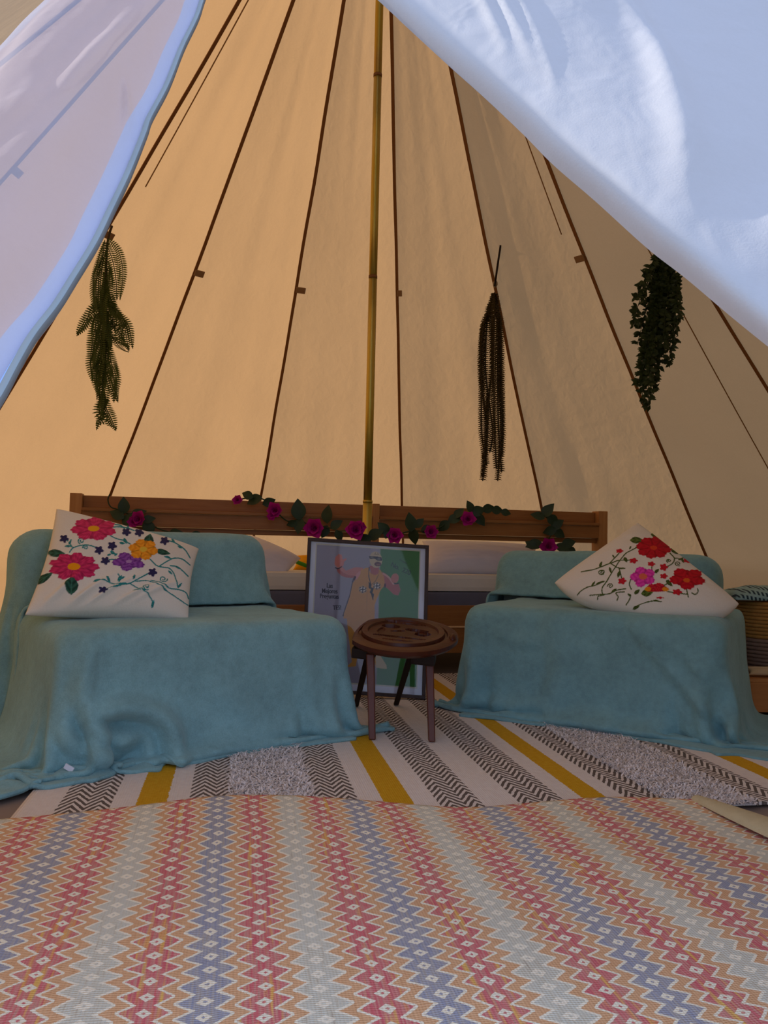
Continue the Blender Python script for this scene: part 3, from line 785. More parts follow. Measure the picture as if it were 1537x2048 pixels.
tube('collar', [pp(zj[0]-.004), pp(zj[0]+.004)], .0192, M['brass'], pole, 20)

# ------------------------------------------------------------------ picture frame
def homog(src, dst):
    A = []; 
    for (x, y), (u, v) in zip(src, dst):
        A.append([x, y, 1, 0, 0, 0, -u*x, -u*y, -u]); A.append([0, 0, 0, x, y, 1, -v*x, -v*y, -v])
    return np.linalg.svd(np.array(A))[2][-1].reshape(3, 3)
def hmap(H, X, Y):
    w = H[2, 0]*X+H[2, 1]*Y+H[2, 2]; return (H[0, 0]*X+H[0, 1]*Y+H[0, 2])/w, (H[1, 0]*X+H[1, 1]*Y+H[1, 2])/w
class Paint:
    """flat colour print painted onto sample points given in drawing units"""
    def __init__(s, X, Y, base): s.X, s.Y = X, Y; s.c = np.ones(X.shape+(3,))*np.array(base); s.m = np.zeros(X.shape)
    def put(s, k, col, thread=False, var=None):
        col = np.array(col, float)
        if col.ndim == 1: col = np.broadcast_to(col, s.c.shape)
        if var is not None: col = col*var[..., None]
        s.c = np.where(k[..., None], col, s.c)
        if thread: s.m = np.where(k, 1.0, s.m)
    def ell(s, cx, cy, rx, ry, rot=0):
        a = math.radians(rot); dx, dy = s.X-cx, s.Y-cy
        return ((dx*math.cos(a)+dy*math.sin(a))/rx)**2 + ((-dx*math.sin(a)+dy*math.cos(a))/ry)**2
    def poly(s, pts):
        ins = np.zeros(s.X.shape, bool); n = len(pts)
        for i in range(n):
            (x1, y1), (x2, y2) = pts[i], pts[(i+1) % n]
            c = ((y1 > s.Y) != (y2 > s.Y)); xi = (x2-x1)*(s.Y-y1)/((y2-y1) if y2 != y1 else 1e-9)+x1
            ins ^= c & (s.X < xi)
        return ins
    def line(s, pts, w, sm=True):
        if sm and len(pts) > 2: pts = [tuple(p) for p in catmull(pts, len(pts)*6)]
        d = np.full(s.X.shape, 1e9)
        for (x1, y1), (x2, y2) in zip(pts[:-1], pts[1:]):
            dx, dy = x2-x1, y2-y1; L = dx*dx+dy*dy+1e-9; t = np.clip(((s.X-x1)*dx+(s.Y-y1)*dy)/L, 0, 1)
            d = np.minimum(d, np.hypot(s.X-x1-t*dx, s.Y-y1-t*dy))
        return d < w
    def flower(s, cx, cy, rx, ry, n, rot, c1, c2, cc, crx=None, deep=.16, half=None):
        dx, dy = (s.X-cx)/rx, (s.Y-cy)/ry; r = np.hypot(dx, dy); a = np.arctan2(dy, dx)
        lim = 1-deep*np.abs(np.sin((a-math.radians(rot))*n/2))**3 + .03*np.sin(a*23)
        k = r < lim
        if half is not None: k &= half(dx, dy)
        sh = .5+.5*np.sin(a*41+r*3)*.5 + .35*np.sin(r*17+2*np.sin(a*n)); sh = np.clip(sh, 0, 1)
        vein = np.abs(np.sin((a-math.radians(rot))*n/2)) > .94
        col = np.array(c1)*(1-sh[..., None])+np.array(c2)*sh[..., None]
        col = np.where(vein[..., None] & (r > .3)[..., None], col*.7, col)
        s.put(k, col, True)
        if cc is not None: s.put(np.hypot((s.X-cx)/(crx or rx*.28), (s.Y-cy)/((crx or rx*.28)*ry/rx)) < 1, cc, True)
    def leaf(s, cx, cy, L, w, rot, c):
        a = math.radians(rot); dx, dy = s.X-cx, s.Y-cy; x = (dx*math.cos(a)+dy*math.sin(a))/L; y = (-dx*math.sin(a)+dy*math.cos(a))/w
        k = (np.abs(x) < 1) & (np.abs(y) < (1-np.abs(x)**2.2)*(1-.25*x))
        s.put(k, c, True, .8+.35*np.sin(x*9+np.abs(y)*6)); s.put(k & (np.abs(y) < .08), tuple(q*1.6 for q in c), True)

TLf, TRf, BRf = at(617, 1076, 2.93), at(858, 1092, 2.93), at(851, 1398, 2.865)
fx = (TRf-TLf); FWd = fx.length; fx.normalize(); fzv = (TRf-BRf); FHt = fzv.length; fzv.normalize()
fn = fx.cross(fzv).normalized()                        # away from the viewer is -fn? keep towards the camera
if fn.y > 0: fn = -fn
O_f = TLf - fzv*FHt
O_f = O_f + Vector((0, 0, max(0, .016-O_f.z)))
fr = thing('picture_frame', 'dark framed poster of a masked man in a yellow vest leaning behind the stool', 'picture', O_f)
def fpt(x, z, d=0.0): return O_f + fx*x + fzv*z + fn*d
rotf = Matrix((fx, -fn, fzv)).transposed()
def fbox(name, x0, x1, z0, z1, d0, d1, mat, bev=.002):
    return box(name, fpt((x0+x1)/2, (z0+z1)/2, (d0+d1)/2), (x1-x0, d1-d0, z1-z0), M[mat], fr, rotf, bev)
fb = .0125
fbox('frame_rail', 0, FWd, FHt-fb, FHt, 0, .022, 'frame'); fbox('frame_rail', 0, FWd, 0, fb, 0, .022, 'frame')
fbox('frame_rail', 0, fb, fb, FHt-fb, 0, .022, 'frame'); fbox('frame_rail', FWd-fb, FWd, fb, FHt-fb, 0, .022, 'frame')
fbox('backing_board', fb, FWd-fb, fb, FHt-fb, .001, .005, 'dark', 0)
MW, MB, MTp = .020, .030, .012
fbox('mount', fb, FWd-fb, fb, FHt-fb, .0052, .008, 'mount', 0)
fbox('mount_lip', fb+MW-.003, FWd-fb-MW+.003, fb+MB-.008, FHt-fb-MTp+.006, .0081, .0088, 'mount_in', 0)
px0, px1, pz0, pz1 = fb+MW+.001, FWd-fb-MW-.001, fb+MB-.003, FHt-fb-MTp+.001
NXp, NYp = 300, 330
uu, vv = np.meshgrid(np.linspace(0, 1, NXp), np.linspace(0, 1, NYp))
# drawing units: corners of the printed sheet
DW = [(232, 150), (1308, 208), (1262, 1740), (172, 1700)]
Hh = homog([(0, 1), (1, 1), (1, 0), (0, 0)], DW)
GX, GY = hmap(Hh, uu, vv)
p = Paint(GX, GY, (.34, .32, .40))
gb = 895-(GY-190)*.03
p.put(GX > gb, (.06, .22, .05)); p.put((GX > gb) & (GX < gb+10), (.22, .30, .2)); p.put((GX > gb-85) & (GX <= gb) , (.38, .36, .44))
skin, skin2, vest = (.60, .22, .18), (.46, .13, .11), (.62, .31, .07)
p.put(p.poly([(545, 960), (835, 940), (850, 1150), (905, 1480), (960, 1510), (960, 1540), (850, 1535), (760, 1150), (700, 1150), (640, 1530), (540, 1540), (600, 1480), (560, 1150)]), vest)
p.put(p.poly([(845, 1400), (895, 1400), (960, 1508), (962, 1545), (850, 1540)]), (.60, .48, .25))
armL = [(720, 405), (640, 402), (580, 425), (540, 445), (500, 400), (440, 425), (450, 460), (490, 505), (540, 522), (635, 525), (700, 500)]
p.put(p.poly(armL), skin); p.put(p.poly([(440, 425), (450, 460), (490, 505), (540, 522), (635, 525), (640, 500), (560, 495), (500, 460), (470, 425)]), skin2)
p.put(p.ell(468, 352, 50, 62) < 1, (.66, .22, .17))
for fx_, fy_, rt in ((440, 300, -70), (462, 283, -82), (487, 288, -100), (520, 325, -40)): p.put(p.ell(fx_, fy_, 32, 13, rt) < 1, (.66, .22, .17))
p.put(p.line([(428, 412), (455, 422), (492, 400)], 6), (.05, .02, .03))
armR = [(915, 450), (955, 470), (1000, 510), (1040, 590), (1090, 585), (1108, 650), (1085, 712), (1040, 708), (985, 650), (930, 600)]
p.put(p.poly(armR), skin2); p.put(p.line([(930, 470), (985, 510), (1035, 585)], 10), (.66, .36, .30))
p.put(p.ell(1050, 520, 40, 56, 10) < 1, (.55, .20, .15)); p.put(p.line([(1042, 575), (1065, 582), (1090, 572)], 5), (.05, .02, .03))
vestp = [(745, 408), (700, 430), (668, 480), (640, 540), (612, 580), (596, 660), (580, 740), (552, 830), (520, 930), (512, 990), (838, 990), (838, 830), (860, 760), (900, 660), (945, 600), (935, 500), (900, 430), (868, 410), (850, 470), (800, 470), (775, 405)]
p.put(p.line([(612, 560), (596, 660), (578, 740), (548, 830), (512, 960)], 9), (.10, .08, .10))
p.put(p.poly(vestp), vest); p.put(p.poly([(690, 440), (655, 470), (625, 530), (650, 545), (690, 480)]), (.70, .32, .30))
p.put(p.line([(635, 515), (622, 545)], 12, False), (.10, .02, .03)); p.put(p.line([(948, 590), (945, 620)], 10, False), (.10, .02, .03))
p.put(p.line([(760, 560), (755, 900)], 3, False), (.50, .26, .07))
p.put(p.poly([(785, 380), (885, 395), (880, 470), (845, 490), (800, 470)]), skin2)
p.put(p.ell(852, 312, 66, 94, -6) < 1, (.58, .48, .30)); p.put(p.poly([(775, 268), (850, 272), (915, 285), (915, 325), (862, 318), (845, 302), (790, 302)]), (.04, .03, .04))
p.put(p.ell(812, 286, 18, 10) < 1, (.16, .14, .14)); p.put(p.ell(884, 302, 18, 12) < 1, (.16, .14, .14))
p.put(p.ell(873, 362, 36, 26) < 1, (.13, .05, .05)); p.put(p.ell(875, 366, 20, 9) < 1, (.30, .12, .10))
p.put(p.line([(850, 232), (840, 250), (880, 252), (872, 232)], 5, False), (.32, .26, .16))
p.put(p.line([(782, 400), (778, 500), (798, 590)], 5), (.06, .05, .05)); p.put(p.line([(880, 480), (845, 560), (800, 600)], 4), (.30, .17, .06))
p.put(p.poly([(775, 565), (808, 595), (802, 625), (830, 640), (815, 690), (832, 705), (822, 785), (798, 700), (786, 690), (800, 650), (778, 640)]), (.03, .02, .02))
for cx_, cy_ in ((715, 655), (862, 612)):
    rr = np.hypot(p.X-cx_, p.Y-cy_); an = np.arctan2(p.Y-cy_, p.X-cx_)+rr*.02
    p.put(rr < 44, (.50, .33, .16)); p.put((rr < 40) & (np.sin(an*6) > .2), (.10, .08, .07)); p.put(rr < 26, (.66, .62, .54)); p.put((rr < 26) & ((np.abs(p.X-cx_) < 5) | (np.abs(p.Y-cy_) < 5)), (.06, .05, .05)); p.put(rr < 10, (.06, .05, .05))
Pp = np.array(fpt(0, 0, .0095))[None, None] + np.array(fx)*((px0+(px1-px0)*uu)[..., None]) + np.array(fzv)*((pz0+(pz1-pz0)*vv)[..., None])
np_grid('printed_sheet', Pp, M['print'], fr, None, p.c, False, False)
def draw_to_sheet(X, Y):
    Hi = np.linalg.inv(Hh); u, v = hmap(Hi, X, Y); return px0+(px1-px0)*u, pz0+(pz1-pz0)*v
def ftext(txt, X, Y, hgt, rot, mat, sx=.74):
    c = bpy.data.curves.new('lettering', 'FONT'); c.body = txt; c.align_x = 'CENTER'; c.align_y = 'CENTER'; c.size = hgt*1.35; c.extrude = .00015; c.offset = hgt*.006
    o = bpy.data.objects.new('lettering_tmp', c); COL.objects.link(o)
    dg = bpy.context.evaluated_depsgraph_get(); me = bpy.data.meshes.new_from_object(o.evaluated_get(dg)); bpy.data.objects.remove(o)
    bb = bmesh.new(); bb.from_mesh(me); g0 = list(bb.verts)+list(bb.edges)+list(bb.faces)
    for dx in (.05, .10):                                # heavy strokes
        r_ = bmesh.ops.duplicate(bb, geom=g0); bmesh.ops.translate(bb, vec=(hgt*dx, 0, hgt*.004*dx), verts=[q for q in r_['geom'] if isinstance(q, bmesh.types.BMVert)])
    bb.to_mesh(me); bb.free()
    me.materials.clear(); me.materials.append(M[mat]); x, z = draw_to_sheet(X, Y)
    cr, sr = math.cos(rot), math.sin(rot); pos = fpt(x, z, .0102)
    for v in me.vertices:
        a, b, d = v.co.x*sx, v.co.y, v.co.z; v.co = pos + fx*(a*cr-b*sr) + fzv*(a*sr+b*cr) + fn*d
    ob = bpy.data.objects.new('lettering', me); link(ob, fr); return ob
us = FWd/1373                                           # metres per drawing unit
ftext('Las', 366, 622, 54*us, .0, 'ink'); ftext('Mejores', 366, 684, 54*us, .03, 'ink'); ftext('Preguntas', 362, 744, 54*us, .03, 'ink')
ftext('TES!', 445, 872, 52*us, .10, 'ink')
ftext('No.  220', 1110, 410, 58*us, -.38, 'ink_g', .85); ftext('Presenta', 1140, 328, 22*us, -.42, 'ink_g', .95)
def mat_glass():
    m, nt, b, out = new_mat('thin_glass'); nt.nodes.remove(b)
    t = nt.nodes.new('ShaderNodeBsdfTransparent'); g = nt.nodes.new('ShaderNodeBsdfGlossy'); g.inputs['Roughness'].default_value = .03
    f = nt.nodes.new('ShaderNodeFresnel'); f.inputs[0].default_value = 1.3; x_ = nt.nodes.new('ShaderNodeMixShader')
    nt.links.new(f.outputs[0], x_.inputs[0]); nt.links.new(t.outputs[0], x_.inputs[1]); nt.links.new(g.outputs[0], x_.inputs[2]); nt.links.new(x_.outputs[0], out.inputs[0])
    return m
M['glass'] = mat_glass()
fbox('glass_pane', fb, FWd-fb, fb, FHt-fb, .0125, .014, 'glass', 0)

# ------------------------------------------------------------------ carved stool
ST = Vector((.062, 2.40, 0))
st = thing('carved_stool', 'dark red wooden stool with a carved round top between the armchairs', 'stool', ST)
tc = at(807, 1264, 2.40)
tilt = math.radians(8.3); tx = Vector((1, -.17, -.055)).normalized(); ty0 = Vector((.17, 1, 0)); 
ty = (Vector((tx.y*-1, tx.x, 0)).normalized()*math.cos(tilt) + Vector((0, 0, math.sin(tilt)))); ty = (ty - tx*ty.dot(tx)).normalized(); tz = tx.cross(ty)
TA, TB = .164, .200
def sp3(x, y, z=0.0): return tc + tx*x + ty*y + tz*z
# turned top: rim, groove, raised field with carved pockets
NA, NR = 120, 60
ang = np.linspace(0, 2*PI, NA+1)[:-1]; rr = np.linspace(0, 1, NR)
Rg, Ag = np.meshgrid(rr, ang, indexing='ij'); xs_ = Rg*np.cos(Ag); ys_ = Rg*np.sin(Ag)
hgt = .000 + .006*(np.abs(Rg-.70) < .06) - .005*((Rg > .76) & (Rg < .80)) - .004*np.clip((Rg-.8)/.2, 0, 1)**2
def pocket(cx, cy, rx, ry, dpt, rot=0):
    global hgt
    c_, s_ = math.cos(rot), math.sin(rot); dx, dy = xs_-cx, ys_-cy
    q = ((dx*c_+dy*s_)/rx)**2+((-dx*s_+dy*c_)/ry)**2; hgt = hgt - dpt*(q < 1)
pocket(-.28, .28, .17, .11, .012, -.2); pocket(.22, .16, .22, .08, .008, -.1); pocket(.36, -.02, .14, .12, .014, .2); pocket(-.02, -.30, .48, .035, .006, -.06)
pocket(-.05, .52, .40, .05, .006, -.05); pocket(-.40, -.02, .06, .18, .005, .1); pocket(.05, -.48, .35, .03, .004, -.06); pocket(-.1, .03, .14, .04, .006, .3)
V = []; Fc = []
for i in range(NR):
    for j in range(NA):
        x_, y_ = xs_[i, j]*TA, ys_[i, j]*TB
        if x_ < -.128: x_ = -.128 + (x_+.128)*.35          # the sawn left side
        V.append(sp3(x_, y_, hgt[i, j]))
for i in range(NR-1):
    for j in range(NA):
        Fc.append((i*NA+j, (i+1)*NA+j, (i+1)*NA+(j+1) % NA, i*NA+(j+1) % NA))
nb = len(V)
for rsc, z_ in ((1.0, -.016), (.93, -.026), (0.0, -.026)):
    for j in range(NA):
        x_, y_ = math.cos(ang[j])*TA*rsc, math.sin(ang[j])*TB*rsc
        if x_ < -.128: x_ = -.128 + (x_+.128)*.35
        V.append(sp3(x_, y_, z_))
prev = (NR-1)*NA
for b_ in (nb, nb+NA, nb+2*NA):
    for j in range(NA): Fc.append((prev+j, b_+j, b_+(j+1) % NA, prev+(j+1) % NA))
    prev = b_
stp = mesh_obj('seat_top', V, Fc, M['mahogany'], st, False); smooth(stp)
stp.data.polygons.foreach_set('use_smooth', [i > 0 and i < 0 for i in range(len(stp.data.polygons))])
def leg(foot, top, w0, w1, mat):
    foot, top = Vector(foot), Vector(top); d = (foot-top); V = []; 
    for p_, w in ((top, w0), (foot, w1)):
        for sx_, sy_ in ((-1, -1), (1, -1), (1, 1), (-1, 1)): V.append(p_ + Vector((sx_*w*.62, sy_*w*.8, 0)))
    o = mesh_obj('leg', V, [(0, 1, 2, 3), (7, 6, 5, 4), (0, 4, 5, 1), (1, 5, 6, 2), (2, 6, 7, 3), (3, 7, 4, 0)], mat, st, False)
    bv = o.modifiers.new('bevel', 'BEVEL'); bv.width = .003; bv.segments = 2; return o
zf = .011
f1 = fl(745, 1478, zf); f2 = fl(864, 1482, zf); f3 = Vector((.055, 2.74, zf)); f4 = Vector((-.08, 2.70, zf))
l1 = leg(f1, at(741, 1306, 2.30), .019, .0155, M['mahogany_z']); l2 = leg(f2, at(859, 1312, 2.30), .019, .0155, M['mahogany_z'])
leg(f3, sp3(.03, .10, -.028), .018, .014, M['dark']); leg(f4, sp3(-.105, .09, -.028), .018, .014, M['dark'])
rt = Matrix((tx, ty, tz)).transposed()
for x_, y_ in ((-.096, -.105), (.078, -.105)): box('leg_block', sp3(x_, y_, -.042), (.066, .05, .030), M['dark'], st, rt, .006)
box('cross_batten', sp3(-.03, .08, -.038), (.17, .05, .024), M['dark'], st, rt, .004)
def blob(name, c, s, mat, parent):
    bm = bmesh.new(); bmesh.ops.create_uvsphere(bm, u_segments=14, v_segments=10, radius=1); bmesh.ops.transform(bm, matrix=Matrix.Translation(c) @ rt.to_4x4() @ Matrix.Diagonal((*s, 1)), verts=bm.verts)
    return bm_obj(name, bm, mat, parent, True)
blob('side_knob', sp3(-.118, -.03, -.012), (.016, .03, .013), M['mahogany'], st)
blob('side_knob', sp3(.150, -.01, -.004), (.012, .026, .016), M['mahogany'], st)

# ------------------------------------------------------------------ embroidered cushions
teal, navy, dgreen = lin('2c8a8c'), lin('2a2850'), lin('2e5c4c')
def cloth_xy(U, V, e, a, b):       # embroidery drawing units over the cushion face
    B = (np.ones_like(U), U, V, U*V, U*U, V*V, e, e*U, e*V, U*U*V, U*V*V)
    return sum(k*t for k, t in zip(a, B)), sum(k*t for k, t in zip(b, B))
def paint_left(U, V, e):
    X, Y = cloth_xy(U, V, e, (45.9, 1483.9, 426.5, -512.6, -132.1, -167.7, 19.2, 47.4, 0.4, 64.8, 277.3), (910.3, -25.2, -970.2, 445.3, 74.5, 96.6, -139.5, 18.7, -10.2, -161.1, -5.4))
    p = Paint(X, Y, (.80, .77, .70))
    vines = [[(750, 255), (800, 280), (860, 295), (915, 325)], [(770, 185), (830, 180), (890, 190), (950, 210)], [(735, 135), (790, 160), (840, 170), (880, 210)],
             [(410, 395), (440, 360), (500, 340), (560, 335), (630, 350)], [(440, 355), (400, 340), (375, 345)], [(430, 350), (415, 320), (425, 290)], [(400, 300), (380, 290)],
             [(1080, 455), (1130, 500), (1180, 515), (1240, 525), (1280, 570), (1300, 640), (1315, 690)], [(1160, 505), (1220, 470), (1280, 445), (1350, 450), (1415, 500)],
             [(1240, 300), (1300, 320), (1370, 370), (1415, 440)], [(620, 635), (700, 630), (760, 650), (820, 665), (880, 655)], [(690, 700), (780, 690), (850, 665), (915, 650), (990, 610), (1070, 565)],
             [(915, 655), (980, 695), (1050, 740), (1090, 780), (1110, 830)], [(960, 635), (1060, 630), (1130, 660), (1210, 710), (1300, 770), (1395, 835)], [(1090, 625), (1160, 650), (1230, 690), (1320, 705), (1380, 730), (1400, 780)],
             [(825, 640), (830, 600), (815, 575)], [(770, 400), (765, 370)], [(745, 450), (800, 450)], [(1200, 430), (1260, 450)], [(1250, 505), (1320, 520), (1400, 595)]]
    for v in vines: p.put(p.line(v, 5), teal, True)
    for (cx, cy, r, st_) in ((1190, 615, 36, 0), (1045, 690, 34, 1), (510, 300, 30, 2), (545, 355, 24, 3)):
        sp_ = [(cx+r*(1-k/22)*math.cos(st_+k*.5), cy+r*(1-k/22)*math.sin(st_+k*.5)*.9) for k in range(18)]
        p.put(p.line(sp_, 4.5, False), teal, True)
    for (cx, cy, L, w, r) in ((875, 300, 28, 13, 60), (850, 318, 24, 10, 10), (415, 310, 26, 10, -60), (400, 345, 26, 9, 5), (735, 620, 34, 11, 55), (640, 630, 30, 13, -15), (830, 610, 32, 14, -60), (850, 605, 24, 10, -20), (945, 600, 24, 10, -70),
                            (970, 715, 36, 9, 5), (1105, 825, 36, 12, -75), (1330, 670, 26, 9, -50), (1250, 560, 28, 8, 45), (1275, 300, 24, 9, 50), (1330, 350, 22, 8, 30), (1210, 710, 30, 8, 30), (1310, 520, 26, 7, 30), (775, 395, 28, 12, 30), (745, 410, 20, 9, -20), (895, 185, 22, 9, -70), (1230, 435, 24, 8, 20), (800, 410, 16, 8, -40)):
        p.leaf(cx, cy, L, w, r, teal)
    for (cx, cy, L, w, r) in ((298, 402, 76, 32, 3), (195, 612, 92, 30, -32), (425, 680, 68, 60, 90), (1070, 290, 52, 40, -75), (1185, 395, 66, 24, 12)): p.leaf(cx, cy, L, w, r, dgreen)
    p.flower(612, 200, 192, 100, 7, 20, lin('c02858'), lin('e03a72'), lin('eca81c'), 48); p.flower(447, 515, 216, 118, 9, 0, lin('b42058'), lin('dc3870'), lin('f0a010'), 54)
    p.flower(905, 470, 138, 80, 5, 30, lin('6a2c88'), lin('9a58b4'), lin('b088c0'), 24, .28); p.flower(1022, 372, 122, 88, 6, 15, lin('e88a18'), lin('fcae2c'), lin('e8c040'), 30)
    for cx, cy in ((365, 280), (885, 225), (990, 228), (1200, 300), (768, 340), (660, 375), (712, 462), (1100, 558), (690, 710)): p.flower(cx, cy, 40, 36, 5, 10, navy, tuple(q*1.5 for q in navy), None, deep=.35)
    return p.c, p.m
def shape_left(U, V):
    h = 0
    for (a, b, w, am, sl) in ((.30, .10, .03, .010, .8), (.45, .14, .022, .008, 1.0), (.60, .12, .03, .010, 1.1), (.16, .14, .03, .010, .6), (.75, .2, .03, .008, 1.0)):
        d = (U-a)-(V-b)*sl; h = h + am*np.exp(-(d/w)**2)*np.exp(-((V-b)/.14)**2)
    return h*np.clip(np.minimum.reduce([U, V, 1-U, 1-V])*12, 0, 1)
cs = (at(50, 1230, 2.02), at(377, 1241, 2.20), at(398, 1098, 2.47), at(113, 1018, 2.30))
pillow('cushion', cs, .13, M['cushion'], 'white square cushion embroidered with pink, purple and orange flowers on the left armchair', 'cushion', 230, paint_left, group='embroidered cushions', wr=.003, seed=4, pinch=.05, shape=shape_left)
olive, red1, red2 = lin('4a5a24'), lin('b01020'), lin('d82838')
def paint_right(U, V, e):
    X, Y = cloth_xy(U, V, e, (790.6, 1114.2, -1153.4, -173.4, -401.0, 400.6, -19.6, -22.5, 40.9, 320.5, -201.0), (781.3, 108.2, -180.8, -924.8, -202.0, -81.0, -207.5, 22.5, 48.9, 292.9, 250.2))
    p = Paint(X, Y, (.78, .74, .66))
    vines = [[(690, 215), (600, 265), (550, 325), (500, 400), (450, 480), (415, 530), (420, 580)], [(250, 405), (340, 390), (420, 365), (480, 345), (540, 325), (630, 325)], [(470, 345), (510, 300), (550, 255)], [(480, 350), (530, 380), (590, 390)], [(545, 390), (570, 470)],
             [(220, 585), (250, 550), (300, 520), (350, 510), (430, 480)], [(320, 585), (400, 580), (470, 575), (530, 550), (600, 540)], [(640, 475), (630, 510), (645, 545)], [(400, 400), (425, 400), (420, 425), (395, 425)],
             [(950, 260), (985, 300), (975, 345), (935, 375)], [(985, 300), (1040, 300), (1060, 320)], [(1080, 510), (1082, 560), (1090, 600)], [(810, 380), (808, 420)], [(660, 700), (700, 670), (760, 645), (820, 635), (880, 640)], [(600, 670), (630, 620), (640, 590)], [(530, 630), (540, 600), (525, 570), (590, 565)], [(380, 620), (385, 595), (430, 585)],
             [(1120, 570), (1145, 580), (1168, 560), (1165, 540)], [(900, 520), (930, 500), (940, 480)], [(930, 565), (1000, 572), (1085, 580)]]
    for v in vines: p.put(p.line(v, 4.6), olive, True)
    for (cx, cy, r, st_) in ((1015, 345, 26, 1), (945, 325, 20, 2), (480, 515, 24, 3), (400, 410, 22, 0)):
        p.put(p.line([(cx+r*(1-k/22)*math.cos(st_+k*.5), cy+r*(1-k/22)*math.sin(st_+k*.5)*.8) for k in range(18)], 3.8, False), olive, True)
    for (cx, cy, L, w, r) in ((400, 350, 28, 10, -70), (595, 320, 26, 14, 60), (545, 430, 30, 12, -75), (570, 388, 30, 6, 0), (400, 485, 36, 6, -15), (345, 495, 26, 8, -60), (475, 400, 26, 9, 70), (510, 550, 26, 8, -30), (690, 565, 30, 14, -40), (680, 690, 36, 14, -35), (630, 590, 20, 9, 40), (850, 410, 26, 12, -40), (945, 500, 34, 14, 40), (1035, 300, 26, 9, -30), (1050, 320, 18, 8, 50), (635, 220, 18, 6, -60), (500, 290, 18, 6, 60), (850, 635, 30, 6, 15)): p.leaf(cx, cy, L, w, r, olive)
    for (cx, cy, L, w, r) in ((690, 162, 58, 26, 5), (838, 122, 44, 16, 12), (1005, 233, 62, 28, 12), (770, 572, 50, 28, -10)): p.leaf(cx, cy, L, w, r, lin('52662a'))
    p.flower(820, 220, 138, 92, 8, 10, red1, lin('c81428'), lin('d84020'), 28, .12)
    p.flower(850, 545, 90, 44, 5, 0, red1, red2, None, deep=.2, half=lambda dx, dy: dy < .45); p.put(p.ell(775, 545, 26, 16) < 1, lin('e8901c'), True); p.put(p.ell(912, 548, 26, 16) < 1, lin('e8901c'), True)
    p.flower(738, 455, 104, 76, 5, 36, lin('d02a98'), lin('f048b8'), lin('e06a50'), 34, .22)
    p.flower(1088, 462, 142, 84, 5, 20, red1, lin('d01828'), None, deep=.22); p.put(p.ell(1082, 478, 26, 16) < 1, lin('d86020'), True)
    for cx, cy, rx, ry in ((660, 330, 36, 24), (550, 245, 32, 18), (806, 355, 34, 22), (906, 380, 34, 30), (1085, 310, 34, 24), (905, 450, 34, 22), (572, 485, 36, 24), (1005, 565, 40, 26), (868, 610, 32, 10)): p.flower(cx, cy, rx, ry, 5, 0, red1, red2, None, deep=.3)
    return p.c, p.m
cs = (at(1300, 1236, 2.44), at(1479, 1208, 2.42), at(1276, 1046, 2.80), at(1110, 1166, 2.66))
pillow('cushion', cs, .15, M['cushion'], 'white cushion embroidered with red and magenta flowers, standing on its corner on the right armchair', 'cushion', 230, paint_right, group='embroidered cushions', wr=.006, seed=9, pinch=(-.24, .05))

# ------------------------------------------------------------------ flower garland on the headboard
gl = thing('flower_garland', 'garland of magenta flowers and dark green leaves draped along the pine headboard', 'garland', at_bed(700, 1060, -.08))
def gY(px):
    Y = bedY(px)-.055
    if 640 < px < 850: Y = min(Y, 3.055 + max(0, abs(px-745)-40)*.0045)
    return Y
def gp(px, py, d=0.0): return at(px, py, gY(px)+d)
vines = [[(220, 988), (216, 1000), (222, 1014), (240, 1020), (262, 1030), (290, 1042), (330, 1062), (395, 1070)],
         [(470, 1000), (510, 995), (535, 1003), (552, 1022), (575, 1042), (600, 1040), (630, 1058), (655, 1055), (680, 1062), (712, 1062), (740, 1074), (768, 1066), (790, 1070), (822, 1062), (850, 1062), (880, 1055), (900, 1042), (920, 1036), (938, 1034), (955, 1020), (980, 1016), (1010, 1022)],
         [(1080, 1026), (1100, 1040), (1112, 1056), (1100, 1075), (1095, 1092), (1125, 1090), (1140, 1104)]]
for v in vines:
    tube('vine', catmull([gp(*q) for q in v], len(v)*5), .0028, M['vine'], gl, 6)
V = []; Fc = []
def leaf_geo(L, w, curl=.2, n=8, cup=.25):
    V = []; Fc = []
    for i in range(n+1):
        t = i/n; ww = w*math.sin(PI*min(1, t**.85))*(1 if t < 1 else 0)+.0004; z = -curl*L*t*t
        V += [(-ww, L*t, z+cup*ww), (0, L*t, z), (ww, L*t, z+cup*ww)]
    for i in range(n):
        a = i*3; Fc += [(a, a+1, a+4, a+3), (a+1, a+2, a+5, a+4)]
    return V, Fc
def pose(V, p, d, nrm):
    d = Vector(d).normalized(); nrm = Vector(nrm); x = d.cross(nrm).normalized(); z = x.cross(d)
    return [Vector(p)+x*v[0]+d*v[1]+z*v[2] for v in V]
r3 = random.Random(5)
